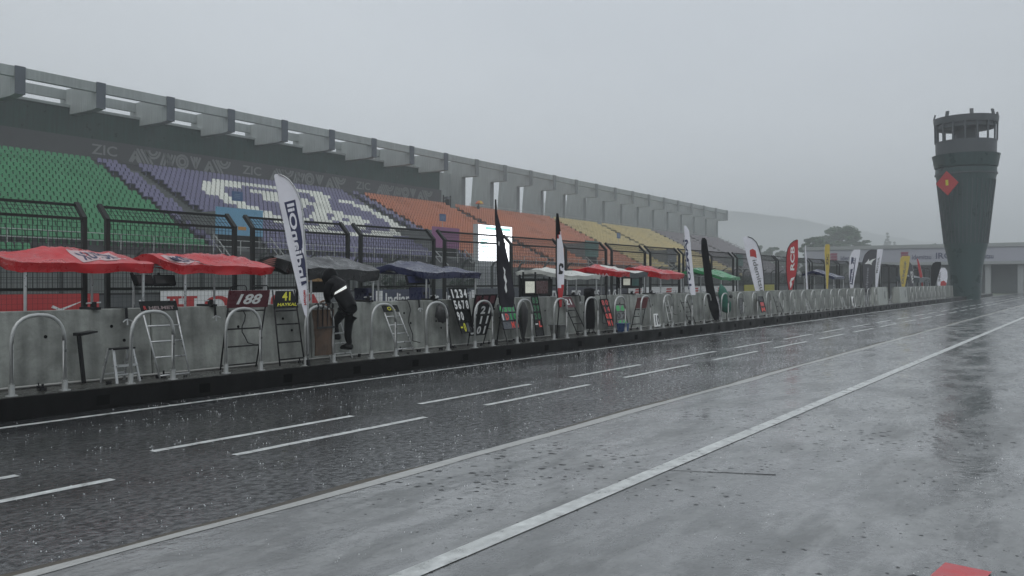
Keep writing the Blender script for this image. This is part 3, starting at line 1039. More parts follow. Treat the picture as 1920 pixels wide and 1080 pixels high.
# ---------------------------------------------------------------- pit side debris fence
FD = 14.45
P0, PER, PLEN = 8.16, 3.086, 2.75
def make_fence_panel(label):
    t = thing('fence_panel', label, 'fence', 'debris fence panels behind the pit wall')
    zt, kn, off = 3.02, 2.80, 0.26
    for xx in (0.04, PLEN - 0.04):
        mb = MB()
        mb.bar((xx, 0, PZ - .3), (xx, 0, kn), 0.076, 0.076, (0, 1, 0))
        mb.bar((xx, -0.02, kn - 0.03), (xx, off, zt + .03), 0.07, 0.08, (1, 0, 0))
        mb.build('post', M_FENCE, t)
    for nm, y, z, th in (('top_rail', off - .02, zt, 0.045), ('knee_rail', 0.0, kn - 0.03, 0.045), ('low_rail', 0.0, 1.56, 0.045)):
        mb = MB(); mb.bar((0.083, y, z), (PLEN - 0.083, y, z), th, th); mb.build(nm, M_FENCE, t)
    mb = MB()
    w = 0.0068
    n = 32
    for k in range(1, n):
        xx = 0.083 + (PLEN - 0.166) * k / n
        mb.bar((xx, 0.012, 0.3), (xx, 0.012, 1.54), w * .4, w * .4, (0, 1, 0))
        mb.bar((xx, 0.012, 1.58), (xx, 0.012, kn), w, w, (0, 1, 0))
        mb.bar((xx, 0.012, kn), (xx, off + .01, zt), w, w, (1, 0, 0))
    z = 0.38
    while z < kn:
        mb.bar((0.083, 0.006, z), (PLEN - 0.083, 0.006, z), w if z > 1.6 else w * .4, w if z > 1.6 else w * .4)
        z += 0.086
    for f in (0.33, 0.66): mb.bar((0.083, off * f, kn + (zt - kn) * f), (PLEN - 0.083, off * f, kn + (zt - kn) * f), w, w)
    mb.build('wire_mesh', M_WIRE, t)
    return t
FENCE_LABELS = {-2: 'dark debris fence panel left of the red canopies', -1: 'dark debris fence panel behind the single-peaked red canopy', 0: 'dark debris fence panel behind the double-peaked red canopy',
    1: 'dark debris fence panel behind the black canopy', 2: 'dark debris fence panel behind the navy canopy', 3: 'dark debris fence panel in front of the lit white screen',
    4: 'dark debris fence panel behind the white canopy', 5: 'dark debris fence panel between the white and the red and white canopies', 6: 'dark debris fence panel behind the plain red canopy', 7: 'dark debris fence panel left of the green canopy',
    8: 'dark debris fence panel behind the green canopy'}
fp0 = None
for k in range(-3, 27):
    lab = FENCE_LABELS.get(k, 'dark debris fence panel in the distant run past the green canopy')
    if fp0 is None: fp0 = make_fence_panel(lab); o = fp0
    else: o = copy_tree(fp0, label=lab)
    o.location = (P0 + PER * k, FD, 0)
    o.rotation_euler = (R(rnd.uniform(-.4, .4)), 0, R(rnd.uniform(-.5, .5)))

# ---------------------------------------------------------------- far side of the track: barrier, boards, second fence
bar = thing('track_barrier', 'low grey concrete barrier carrying boards on the far side of the track', 'barrier')
mb = MB(); mb.box(0, 140, 28.12, 28.45, -0.1, 1.22); mb.build('concrete_body', mat('barrier_concrete', (0.10, 0.11, 0.11), .55, vary=.2, scale=.8, streak=.25), bar)
mb = MB(); mb.box(0, 140, 28.1, 28.47, 1.22, 1.29); mb.build('coping', M_FENCE, bar)
def board(px0, px1, label, m, zt=1.30, s0=None, group='advertising boards across the track'):
    a, b = (S(px0, 28) if s0 is None else s0), S(px1, 28)
    t = thing('advertising_board', label, 'board', group, (a, 28.0, 0))
    mb = MB(); mb.box(0, b - a, 0, 0.05, 0.22, zt); mb.build('panel', m, t, bevel=0.006)
    return t, b - a
def print_on(t, body, m, x0, x1, z0, z1, bold=0.02, shear=0.0, y=-0.006):
    mb = MB(); lay_text(mb, body, (x0, y, z0), (x1 - x0, 0, 0), (0, 0, z1 - z0), bold=bold, shear=shear)
    return mb.build('lettering', m, t)
t, w = board(0, 186, 'red board with a white stroke at the near end of the barrier', M_RED, 1.28, s0=10.5)
mb = MB()
mb.prism([(w - 1.55, .92), (w - 1.3, .80), (w - .35, 1.12), (w - 1.3, .72), (w - 1.6, .84)], (0, -.006, 0), (1, 0, 0), (0, 0, 1), (0, -.004, 0)); mb.build('white_stroke', M_WHITE, t)
t, w = board(302, 612, 'white board with large red serif lettering below the red canopies', M_WHITE, 1.34)
# serif look: heavy letters with slab feet
mb = MB()
zb, ztp = 0.42, 1.14
lw = w * 0.165
x = w * 0.025
def blk(x0, x1, z0, z1): mb.box(x0, x1, -0.012, -0.004, z0, z1)
for ch in 'HONDA':
    c = x + lw / 2
    if ch == 'H':
        for xx in (x + lw * .12, x + lw * .62): blk(xx, xx + lw * .26, zb + .0801, ztp - .0801); blk(xx - lw * .1, xx + lw * .36, zb, zb + .08); blk(xx - lw * .1, xx + lw * .36, ztp - .08, ztp)
        blk(x + lw * .381, x + lw * .619, .74, .85)
    elif ch in 'OD':
        n = 20
        for q in range(n):
            a0, a1 = 2 * PI * q / n, 2 * PI * (q + 1) / n
            def P(a, rx, rz):
                cx, cz = math.cos(a), math.sin(a)
                if ch == 'D' and cx < 0: return (c + rx * -0.98 * min(1, abs(cx) ** .25), (zb + ztp) / 2 + rz * cz)
                return (c + rx * cx, (zb + ztp) / 2 + rz * cz)
            o_, i_ = (lw * .47, .36), (lw * .22, .24)
            mb.poly([(P(a0, *o_)[0], -.01, P(a0, *o_)[1]), (P(a1, *o_)[0], -.01, P(a1, *o_)[1]), (P(a1, *i_)[0], -.01, P(a1, *i_)[1]), (P(a0, *i_)[0], -.01, P(a0, *i_)[1])])
    elif ch == 'N':
        for xx in (x + lw * .08, x + lw * .74): blk(xx, xx + lw * .17, zb + .0801, ztp - .0801); blk(xx - lw * .08, xx + lw * .25, zb, zb + .08); blk(xx - lw * .08, xx + lw * .25, ztp - .08, ztp)
        mb.prism([(x + lw * .1, ztp - .081), (x + lw * .4, ztp - .081), (x + lw * .9, zb + .081), (x + lw * .6, zb + .081)], (0, -.0135, 0), (1, 0, 0), (0, 0, 1), (0, -.004, 0))
    else:
        mb.prism([(x + lw * .1, zb + .081), (x + lw * .3, zb + .081), (x + lw * .55, ztp), (x + lw * .42, ztp)], (0, -.0135, 0), (1, 0, 0), (0, 0, 1), (0, -.004, 0))
        mb.prism([(x + lw * .62, zb + .081), (x + lw * .95, zb + .081), (x + lw * .62, ztp), (x + lw * .40, ztp)], (0, -.0195, 0), (1, 0, 0), (0, 0, 1), (0, -.004, 0))
        blk(x + lw * .0, x + lw * .38, zb, zb + .08); blk(x + lw * .56, x + lw * 1.03, zb, zb + .08); mb.box(x + lw * .3, x + lw * .7, -.0255, -.0245, .66, .74)
    x += w * 0.195
mb.build('lettering', M_RED, t)
t, w = board(703, 797, 'navy board with white lettering and white square below the navy canopy', mat('navy_slate_board', (.05, .06, .10), .4, vary=.1))
print_on(t, 'IndianOil', M_WHITE, .7, w - .15, .56, 1.14)
mb = MB(); mb.box(.06, .5, -.009, -.002, .3, 1.24); mb.build('white_square', M_WHITE, t)
t, w = board(800, 893, 'slate blue board with white lettering behind the tall white number board', mat('slate_blue_board', (.06, .07, .09), .4, vary=.1))
print_on(t, 'Ir dmobil', M_WHITE, .4, w - .5, .56, 1.14)
mb = MB(); mb.box(w - .42, w - .08, -.009, -.002, .4, 1.22); mb.build('white_square', M_WHITE, t)
t, w = board(896, 1025, 'plain slate board behind the drooping black flag', M_SLATE)
t, w = board(1028, 1176, 'dark slate board repeating a short white word four times', mat('dark_slate_board', (.06, .063, .078), .4, vary=.1), 1.3)
for k in range(4): print_on(t, 'TVS', M_WHITE, w * (.03 + .235 * k), w * (.14 + .235 * k), .56, 1.12, bold=.035, shear=.1)
t, w = board(1179, 1382, 'white board with four red marks and grey lettering', M_WHITE, 1.26)
for k in range(4):
    x0 = w * (.04 + .245 * k)
    mb = MB()
    for q in range(4): mb.prism([(x0 + .10 * (q % 2), .45 + .19 * q), (x0 + 1.0, .45 + .19 * q), (x0 + 1.15, .58 + .19 * q), (x0 + .2, .58 + .19 * q)], (0, -.01, 0), (1, 0, 0), (0, 0, 1), (0, .006, 0))
    mb.build('red_mark', M_RED, t)
    print_on(t, 'idemitsu', M_GREYTXT, x0 + 1.35, x0 + 4.4, .5, 1.0, bold=0)
t, w = board(1396, 1452, 'yellow board at the far end of the boards behind a white flag', mat('yellow_board', (.45, .42, .05), .5, vary=.1), 1.35)

def make_fence2(label):
    t = thing('spectator_fence_panel', label, 'fence', 'spectator fence panels across the track')
    for xx in (0.0,):
        mb = MB()
        mb.bar((xx, 0, 0), (xx, 0, 2.55), 0.10, 0.10, (0, 1, 0))
        mb.bar((xx, 0, 2.53), (xx, -0.16, 2.75), 0.09, 0.09, (1, 0, 0))
        mb.bar((xx, -.15, 2.74), (xx, -0.42, 2.84), 0.08, 0.08, (1, 0, 0))
        mb.build('post', M_FENCE2, t)
    mb = MB()
    for k in range(1, 27): mb.bar((k * 0.1, 0.0, 0.1), (k * 0.1, 0.0, 2.5), 0.011, 0.011, (0, 1, 0))
    for z in (0.15, .55, .95, 1.35, 1.75, 2.1, 2.5): mb.bar((.05, .02, z), (2.65, .02, z), 0.016, 0.016)
    mb.build('wire_mesh', M_FENCE2, t)
    return t
f20 = None
for k in range(44):
    lab = 'grey spectator fence panel with curved post across the track'
    if f20 is None: f20 = make_fence2(lab); o = f20
    else: o = copy_tree(f20, label=lab)
    o.location = (12 + 2.7 * k, 28.75, 0)

# lit display screen
a, b = S(897, 30.0), S(959.5, 30.0)
scr = thing('display_screen', 'tall bright white lit display screen in front of the orange seats', 'screen', None, (a, 30.0, 0))
zt, zb = H(897, 421, 30.0), H(897, 489, 30.0)
w = b - a
mb = MB(); mb.box(-0.04, w + .04, 0.0, 0.35, zb - .04, zt + .04); mb.build('housing', M_SCREENLOW, scr)
mb = MB(); mb.box(0, w, -0.012, -0.002, zb, zt); p = mb.build('lit_face', M_SCREEN, scr)
mb = MB()
hh = zt - zb
mb.box(w * .2, w * .95, -.016, -.013, zt - .12 * hh, zt - .04 * hh)
for q in range(9): mb.box(w * .06, w * (.18 + .06 * (q % 3)), -.016, -.013, zb + hh * (.26 + .065 * q), zb + hh * (.285 + .065 * q))
for q in range(6): mb.box(w * (.25 + .07 * q), w * (.29 + .07 * q), -.016, -.013, zb + hh * .10, zb + hh * .13)
mb.build('screen_rows', M_SCREENTXT, p)
mb = MB(); mb.box(0.05, w - .05, 0.02, .30, 0, zb - .05); mb.build('plinth', M_SCREENLOW, scr)

# ================================================================ CANOPIES over the pit wall stands
def canopy(name, label, s0, s1, d0, d1, eave, peak, mats, top_mi=0, side_mi=None, peaks=((0.5, 0.5),), val=0.14, seed=0, logo=None, poles=True):
    t = thing(name, label, 'canopy', 'pit wall canopies', ((s0 + s1) / 2, (d0 + d1) / 2, 0))
    hs, hd = (s1 - s0) / 2, (d1 - d0) / 2
    nx, ny = 28, 24
    def hgt(u, v):
        best = 0
        for (pu, pv) in peaks:
            fu = (u / pu if u < pu else (1 - u) / (1 - pu))
            fv = (v / pv if v < pv else (1 - v) / (1 - pv))
            f = max(0, min(fu, fv))
            best = max(best, f ** 1.12)
        lean = v / .68 if v < .68 else 1 - (v - .68) / .32 * .45
        best = .70 * lean + .34 * best * (.4 + .6 * lean)
        wr = 0.055 * noise.noise(Vector((u * 5.5, v * 3.5, seed))) + 0.040 * noise.noise(Vector((u * 17, v * 9, seed + 3))) + 0.006 * noise.noise(Vector((u * 40, v * 25, seed + 9)))
        sag = -0.07 * math.sin(PI * u) * math.sin(PI * v) * (1 - .6 * best) - .03 * math.sin(2 * PI * u + seed) * math.sin(PI * v)
        ed = min(u, 1 - u, v, 1 - v)
        droop = 0.05 * noise.noise(Vector((u * 3, v * 3, seed + 7)))
        return eave + (peak - eave) * best + wr * min(1, ed * 6 + .25) + sag + droop
    mb = MB()
    def P(i, j):
        u, v = i / nx, j / ny
        return Vector(((u - .5) * 2 * hs, (v - .5) * 2 * hd, hgt(u, v)))
    g = [[P(i, j) for j in range(ny + 1)] for i in range(nx + 1)]
    base = len(mb.v)
    for i in range(nx + 1):
        for j in range(ny + 1): mb.v.append(tuple(g[i][j]))
    for i in range(nx):
        for j in range(ny):
            q = base + i * (ny + 1) + j
            mb.f.append([q, q + ny + 1, q + ny + 2, q + 1])
            mb.m.append(top_mi(i / nx, j / ny) if callable(top_mi) else top_mi)
    o = mb.build('cover', mats, t, smooth=True)
    mb = MB()
    rim = [g[i][0] for i in range(nx + 1)] + [g[nx][j] for j in range(1, ny + 1)] + [g[i][ny] for i in range(nx - 1, -1, -1)] + [g[0][j] for j in range(ny - 1, 0, -1)]
    L = len(rim)
    lev = 4
    base = len(mb.v)
    for q in range(lev):
        for k, p in enumerate(rim):
            f = q / (lev - 1)
            nz = noise.noise(Vector((p.x * 3, p.y * 3, seed + f)))
            d = Vector((p.x / hs, p.y / hd, 0))
            d = Vector((d.x if abs(d.x) > .98 else 0, d.y if abs(d.y) > .98 else 0, 0))
            mb.v.append(tuple(p - Z * (val * f * (1 + .22 * nz)) + d * (0.035 * nz * f - 0.02 * f + .003)))
    for q in range(lev - 1):
        for k in range(L):
            a, b = base + q * L + k, base + q * L + (k + 1) % L
            mb.f.append([a, b, b + L, a + L])
            side = 0 if k < nx else 1 if k < nx + ny else 2 if k < 2 * nx + ny else 3
            mb.m.append(side_mi(side, k) if callable(side_mi) else (side_mi if side_mi is not None else 0))
    mb.build('valance', mats, t, smooth=True)
    if poles:
        for (u, v) in ((.06, .06), (.94, .06), (.06, .94), (.94, .94)):
            mb = MB()
            i, j = round(u * nx), round(v * ny)
            mb.tube([(g[i][j].x, g[i][j].y, PZ), (g[i][j].x, g[i][j].y, g[i][j].z - 0.02)], 0.022, 8)
            mb.build('pole', M_ALU, t)
        mb = MB()
        for (a, b) in (((.06, .06), (.94, .06)), ((.94, .06), (.94, .94)), ((.94, .94), (.06, .94)), ((.06, .94), (.06, .06))):
            pa = g[round(a[0] * nx)][round(a[1] * ny)]; pb = g[round(b[0] * nx)][round(b[1] * ny)]
            mb.bar((pa.x, pa.y, pa.z - .07), (pb.x, pb.y, pb.z - .07), .02, .02)
        mb.build('frame', M_ALU, t)
    return t, g, o
def top_print(t, o_cover, g, u0, u1, v0, v1, body, m, m2=None):
    """printed patch laid on the canopy's slope"""
    nx, ny = len(g) - 1, len(g[0]) - 1
    def at(u, v):
        a, b = min(nx - 1e-4, u * nx), min(ny - 1e-4, v * ny)
        i, j = int(a), int(b)
        fa, fb = a - i, b - j
        p = g[i][j] * (1 - fa) * (1 - fb) + g[i + 1][j] * fa * (1 - fb) + g[i][j + 1] * (1 - fa) * fb + g[i + 1][j + 1] * fa * fb
        return p + Z * 0.012
    mb = MB()
    lay_text(mb, body, (u0, v0, 0), (u1 - u0, 0, 0), (0, v1 - v0, 0), warp=lambda p: at(p.x, p.y), bold=.03)
    if m2 is not None:
        n = 8
        for i in range(n):
            for j in range(n):
                q = [at(u0 - .04 + (u1 - u0 + .08) * (i + a) / n, v0 - .05 + (v1 - v0 + .1) * (j + b) / n) - Z * .006 for a, b in ((0, 0), (1, 0), (1, 1), (0, 1))]
                mb.poly(q, 1)
        mb.build('printed_patch', [m, m2], o_cover)
    else: mb.build('printed_word', m, o_cover)
PINKW = mat('washed_white_print', (0.52, 0.38, 0.39), .4)
t, g, o = canopy('pit_canopy', 'single-peaked bright red canopy, nearest of the two wet red ones', 5.75, 7.84, 12.45, 14.1, 1.97, 2.27, [C_RED], peaks=((.42, .55),), seed=1)
top_print(t, o, g, .55, .80, .18, .40, 'MOTOR', M_NAVY, PINKW)
t, g, o = canopy('pit_canopy', 'double-peaked bright red canopy overlapping the nearer red one', 8.30, 10.22, 12.45, 14.1, 1.96, 2.23, [C_RED], peaks=((.30, .62), (.66, .62)), seed=12)
top_print(t, o, g, .10, .36, .16, .40, 'MOTOR', M_NAVY, PINKW)
t, g, o = canopy('pit_canopy', 'wrinkled black canopy with a red wing emblem on its side', 11.0, 12.95, 12.45, 13.95, 1.93, 2.29, [C_BLACK], peaks=((.25, .6), (.62, .6)), seed=23, val=.22)
mb = MB()
wx = -0.975 - .045
fe = [(-.40, 1.93), (-.06, 2.10), (-.16, 2.04), (-.02, 2.06), (-.16, 2.0), (-.02, 2.02), (-.18, 1.955), (-.05, 1.965), (-.22, 1.9)]
PINK = mat('faded_red_print', (.30, .12, .10), .5)
for q in range(4):
    mb.prism([(-.50, 1.99 + .03 * q), (-.42, 1.98 + .035 * q), (-.16 + .02 * q, 2.01 + .04 * q), (-.10 + .02 * q, 2.03 + .042 * q), (-.28, 2.02 + .04 * q)], (wx - .012, 0, 0), (0, -1, 0), (0, 0, 1), (-.006, 0, 0))
lay_text(mb, 'HONDA', (wx - .016, .46, 1.93), (0, -.36, 0), (0, 0, .05))
mb.build('wing_emblem', PINK, t)
t, g, o = canopy('pit_canopy', 'wet navy canopy with pale shine beside the black one', 14.35, 16.45, 12.45, 14.05, 1.90, 2.17, [C_NAVY], peaks=((.28, .6), (.55, .6)), seed=34)
t, g, o = canopy('pit_canopy', 'plain white low canopy over two monitors', 20.4, 22.35, 12.45, 14.2, 1.86, 2.10, [C_WHITE], peaks=((.4, .55),), seed=41, val=.11)
t, g, o = canopy('pit_canopy', 'red and white canopy with a slate front corner', 23.6, 25.55, 12.45, 14.2, 1.98, 2.25, [C_RED, C_WHITE, C_SLATE], top_mi=lambda u, v: 1 if (u > .28 and v < .62) else 0, side_mi=lambda sd, k: 2 if (sd == 0 and k > 8) or (sd == 1 and k < 36) else 0, peaks=((.45, .55),), seed=52, val=.16)
print_w = MB(); lay_text(print_w, 'YAMAHA', (-1.0, .65, 1.84), (0, -1.15, 0), (0, 0, .10)); print_w.build('printed_word', PINKW, t)
t, g, o = canopy('pit_canopy', 'plain dull red canopy beyond the red and white one', 26.5, 28.45, 12.45, 14.2, 1.95, 2.28, [C_RED], peaks=((.4, .55),), seed=63, val=.18)
t, g, o = canopy('pit_canopy', 'green canopy with washed pale top', 32.0, 34.1, 12.45, 14.2, 1.85, 2.3, [C_GREEN], peaks=((.4, .55),), seed=74, val=.12)
t, g, o = canopy('pit_canopy', 'small dark navy canopy behind the yellow feather flag', 48.6, 51.0, 12.45, 14.2, 1.92, 2.42, [C_NAVY], peaks=((.5, .5),), seed=85, val=.13)
t, g, o = canopy('pit_canopy', 'distant dark canopy beside the thin red flag', 74.0, 79.0, 12.45, 14.2, 1.95, 2.2, [C_SLATE], peaks=((.5, .5),), seed=96, val=.35)

# monitors, boxes and chairs of the pit wall stands
def monitor(label, px0, px1, py0, py1, D, face, tilt=0.0, yaw=0.0):
    s0, s1 = S(px0, D), S(px1, D)
    z1, z0 = H((px0 + px1) / 2, py0, D), H((px0 + px1) / 2, py1, D)
    w, h = s1 - s0, z1 - z0
    t = thing('monitor', label, 'monitor', 'monitors under the canopies', ((s0 + s1) / 2, D, (z0 + z1) / 2))
    t.rotation_euler = (tilt, 0, yaw)
    mb = MB(); mb.box(-w / 2, w / 2, 0, .06, -h / 2, h / 2); mb.build('housing', M_BLACKM, t, bevel=.006)
    mb = MB(); mb.box(-w / 2 + .025, w / 2 - .025, -.006, -.001, -h / 2 + .025, h / 2 - .025); mb.build('screen', face, t)
    mb = MB(); mb.bar((0, .06, 0), (0, .22, .05), .05, .05); mb.bar((0, .22, .0), (0, .22, max(.15, 1.95 - (z0 + z1) / 2)), .04, .04); mb.build('bracket', M_BLACKM, t)
    return t
monitor('dark monitor hanging under the double-peaked red canopy', 253, 290, 514, 535, 13.0, M_DARKBAG, R(-25), R(12))
monitor('second dark monitor hanging right of the first under the red canopy', 291, 327, 514, 535, 13.0, M_DARKBAG, R(-25), R(-12))
monitor('glowing brown timing screen under the black canopy', 576, 612, 505, 530, 12.9, M_WARM)
monitor('tilted dark monitor hanging under the navy canopy', 766, 802, 515, 533, 12.8, M_NAVY, R(-22), R(-8))
monitor('pale monitor under the white canopy, left of its pair', 984, 1003, 526, 551, 12.9, M_PALE)
monitor('dark red monitor under the white canopy, right of its pair', 1004, 1028, 525, 552, 12.9, M_DIM)
monitor('pale monitor under the red and white canopy', 1168, 1182, 521, 536, 12.9, M_PALE)
monitor('dark green monitor under the red and white canopy', 1184, 1198, 521, 537, 12.9, M_TEAL)
def stand_panel(label, px0, px1, py0, py1, D):
    s0, s1 = S(px0, D), S(px1, D)
    z1, z0 = H(px0, py0, D), H(px0, py1, D)
    t = thing('equipment_panel', label, 'panel', 'equipment panels of the pit wall stands', (s0, D, 0))
    mb = MB(); mb.box(0, s1 - s0, 0, .05, z0, z1); mb.build('panel', M_BOARDBLK, t, bevel=.01)
    for xx in (.03, s1 - s0 - .03):
        mb = MB(); mb.bar((xx, .08, PZ), (xx, .08, z1 + .1), .04, .04, (0, 1, 0)); mb.build('post', M_BLACKM, t)
stand_panel('black equipment panel framing the glowing timing screen', 560, 643, 500, 549, 13.1)
stand_panel('black panel added to darken the space around the white canopy monitors', 978, 1036, 522, 556, 13.1)  # added dark panel, deepens the shade under the canopy
stand_panel('black panel added to darken the space under the red and white canopy', 1160, 1204, 520, 541, 13.1)  # likewise added for the darkness behind these monitors
def tool_box(label, px0, px1, py0, D=12.6):
    s0, s1 = S(px0, D), S(px1, D)
    zt = H(px0, py0, D)
    t = thing('storage_box', label, 'box', 'navy boxes behind the pit wall', (s0, D, 1.0))
    w = s1 - s0
    mb = MB(); mb.box(0, w, 0, .38, 0, zt - 1.0); mb.build('body', M_BLUEBOX, t, bevel=.015)
    mb = MB(); mb.tube([(w * .2, .19, zt - 1.0), (w * .1, .19, zt - .82), (w * .5, .19, zt - .84)], .012, 6); mb.build('handle', M_BLACKM, t)
    mb = MB(); mb.box(w * .2, w * .8, -.012, -.001, zt - 1.16, zt - 1.1); mb.build('latch', M_BLACKM, t)
    mb = MB(); mb.box(0.05, w - .05, 0.02, .36, PZ - 1.0, -0.002); mb.build('stand', M_BLACKM, t)
tool_box('navy box behind the pit wall at the left side of the navy canopy', 688, 703, 540)
tool_box('navy box behind the pit wall at the right side of the navy canopy', 790, 805, 539)
for px, py, lab in ((234, 588, 'black hook strap hanging over the pit wall, the nearest one'), (400, 577, 'black hook strap hanging over the wall left of the 188 board'), (783, 567, 'black hook strap hanging over the wall below the navy canopy'), (1085, 559, 'black hook strap on the wall below the repeated white word'), (1135, 557, 'black hook strap on the wall above the red digit board')):
    s = S(px, WALL_D)
    t = thing('wall_hook', lab, 'hook', 'hook straps over the pit wall', (s, WALL_D - .004, WALL_Z))
    mb = MB(); mb.bar((0, .38, .012), (0, -.03, .012), .035, .014); mb.bar((0, -.03, .02), (0, -.05, -.16), .035, .016, (0, 1, 0)); mb.build('strap', M_BLACKM, t)
    mb = MB(); mb.tube([(-.07, -.07, -.19), (-.03, -.06, -.16), (0, -.06, -.15), (.03, -.06, -.16), (.08, -.07, -.18)], .010, 6); mb.tube([(0, -.06, -.15), (0, -.07, -.23)], .012, 6); mb.build('hook', M_ALU, t)

# ================================================================ LADDERS AND BOARDS LEANING ALONG THE WALL
def leaning(name, label, cat, group, top, bot, Dt, Db, z_top=None, z_bot=None):
    """frame of reference of a leaning object: top and bottom pixel spans on the planes of the wall and of its foot"""
    (tl, tr, ty), (bl, br, by) = top, bot
    z1 = H((tl + tr) / 2, ty, Dt) if z_top is None else z_top
    z0 = H((bl + br) / 2, by, Db) if z_bot is None else z_bot
    TL, TR = Vector((S(tl, Dt), Dt, z1)), Vector((S(tr, Dt), Dt, z1))
    BL, BR = Vector((S(bl, Db), Db, z0)), Vector((S(br, Db), Db, z0))
    c = (BL + BR) / 2
    t = thing(name, label, cat, group, c)
    return t, TL - c, TR - c, BL - c, BR - c
def lerp(a, b, t): return a + (b - a) * t
def slab(mb, a, b, c, d, th, mi=0):
    """thick panel with corners bottom-left, bottom-right, top-right, top-left; its face looks at the pit lane"""
    n = (b - a).cross(d - a).normalized()
    if n.y > 0: n = -n
    mb.hexa([a, b, b - n * th, a - n * th, d, c, c - n * th, d - n * th], mi)
    return n
def ladder(label, top, bot, Dt=11.62, Db=11.2, rungs=(.2, .4, .6, .8), m=None, r=.013, board=None, hoops=False, rung_r=None, foot=True, zb=None):
    m = m or M_BLACKM
    t, TL, TR, BL, BR = leaning('pit_ladder', label, 'ladder', 'pit ladders along the wall', top, bot, Dt, Db, None, PZ + .01 if zb is None else zb)
    mb = MB(); mb.tube([BL, TL], r, 7); mb.build('rail', m, t, smooth=True)
    mb = MB(); mb.tube([BR, TR], r, 7); mb.build('rail', m, t, smooth=True)
    for f in rungs:
        mb = MB(); mb.tube([lerp(BL, TL, f), lerp(BR, TR, f)], rung_r or r * .95, 7); mb.build('rung', m, t, smooth=True)
    if hoops:
        up = (TL - BL).normalized()
        ex = (TR - TL)
        for a, b in ((0, .42), (.58, 1)):
            p0, p1 = lerp(TL, TR, a), lerp(TL, TR, b)
            mb = MB(); mb.tube([p0 - up * .12, p0, p0 + up * .04 + ex * .05, p1 + up * .04 - ex * .05, p1, p1 - up * .12], r * .8, 6); mb.build('hoop', m, t, smooth=True)
    if board:
        f0, f1, bm, txts = board[:4]
        inset = board[4] if len(board) > 4 else 0
        a, b, c, d = lerp(BL, TL, f0), lerp(BR, TR, f0), lerp(BR, TR, f1), lerp(BL, TL, f1)
        a, b = lerp(a, b, -.04), lerp(a, b, 1.04)
        d, c = lerp(d, c, -.04 + inset), lerp(d, c, 1.04 - inset)
        off = Vector((0, -.02, 0))
        mb = MB(); n = slab(mb, a + off, b + off, c + off, d + off, .02)
        p = mb.build('plate', bm, t)
        for (body, tm, u0, u1, v0, v1, sh) in txts:
            q = MB()
            e = n * .004
            o = lerp(lerp(a, b, u0), lerp(d, c, u0), v0) + off + e
            ux = lerp(a, b, u1) - lerp(a, b, u0)
            uy = lerp(lerp(a, b, u0), lerp(d, c, u0), v1) + off + e - o
            lay_text(q, body, o, ux, uy, bold=.03, shear=sh)
            q.build('lettering', tm, p)
    return t
def number_board(label, top, bot, Dt=11.66, Db=11.3, rows=(), bg=None, cols=4, z_bot=None, legs=False, frame=True):
    bg = bg or M_BOARDBLK
    t, TL, TR, BL, BR = leaning('number_board', label, 'number board', 'number boards along the pit wall', top, bot, Dt, Db, None, z_bot)
    mb = MB(); n = slab(mb, BL, BR, TR, TL, .02); p = mb.build('panel', bg, t)
    R_ = len(rows)
    for k, row in enumerate(rows):
        v1, v0 = 1 - (k + .12) / R_, 1 - (k + .90) / R_
        for j, (ch, tm) in enumerate(row):
            if ch == ' ': continue
            c = max(cols, len(row))
            u0, u1 = (j + .14) / c, (j + .86) / c
            if ch in '1I': u0, u1 = (j + .34) / c, (j + .62) / c
            o = lerp(lerp(BL, BR, u0), lerp(TL, TR, u0), v0) + n * .005
            ux = lerp(lerp(BL, BR, u1), lerp(TL, TR, u1), v0) + n * .005 - o
            uy = lerp(lerp(BL, BR, u0), lerp(TL, TR, u0), v1) + n * .005 - o
            q = MB()
            if ch == '#': q.poly([o, o + ux, o + ux + uy, o + uy])
            elif ch == '-': q.poly([o + uy * .42, o + ux + uy * .42, o + ux + uy * .6, o + uy * .6])
            else: lay_text(q, ch, o, ux, uy, bold=.04)
            q.build('digit', tm, p)
    if frame:
        mb = MB()
        for k in range(R_ + 1):
            v = k / R_ if R_ else k
            mb.bar(lerp(BL, TL, v) + n * .008, lerp(BR, TR, v) + n * .008, .014, .012)
        mb.bar(BL + n * .006, TL + n * .006, .016, .012, (1, 0, 0)); mb.bar(BR + n * .006, TR + n * .006, .016, .012, (1, 0, 0))
        mb.build('slot_frame', M_BLACKM, t)
    if legs:
        for a_, b_ in ((BL, TL), (BR, TR)):
            d = (a_ - b_).normalized()
            k = (a_.z + t.location.z - PZ) / max(.2, -d.z)
            mb = MB(); mb.tube([a_ + d * k, lerp(a_, b_, .6)], .012, 6); mb.build('leg', M_BLACKM, t)
    return t
W_, G_, RD, YL = M_WHITE, M_GREENP, M_REDGLOW, M_YELLOW

# nearest: a low aluminium step and the first ladders
def step_stool(label, s, D, w, h, dep, m, tilt=0, treads=2):
    t = thing('step_ladder', label, 'ladder', 'folding step ladders at the pit wall', (s, D, PZ))
    t.rotation_euler = (0, 0, tilt)
    for y0, y1, nm in ((-dep / 2, -.05, 'front_frame'), (dep / 2, .05, 'rear_frame')):
        mb = MB()
        for sx in (-1, 1): mb.bar((sx * w / 2, y0, 0), (sx * w * .42, y1, h), .035, .025)
        mb.bar((-w * .45, lerp(y0, y1, .25), h * .25), (w * .45, lerp(y0, y1, .25), h * .25), .02, .02)
        mb.build(nm, m, t)
    for k in range(1, treads + 1):
        f = k / treads
        yy = lerp(-dep / 2, -.05, f)
        mb = MB(); mb.box(-w * .46, w * .46, yy - .05, yy + .08, h * f - .012, h * f + .012); mb.build('tread', M_BLACKM if k == treads else m, t)
    return t
step_stool('low aluminium step ladder beside the first silver handrail', S(226, 11.35), 11.35, .36, .47, .34, M_ALU, R(6))
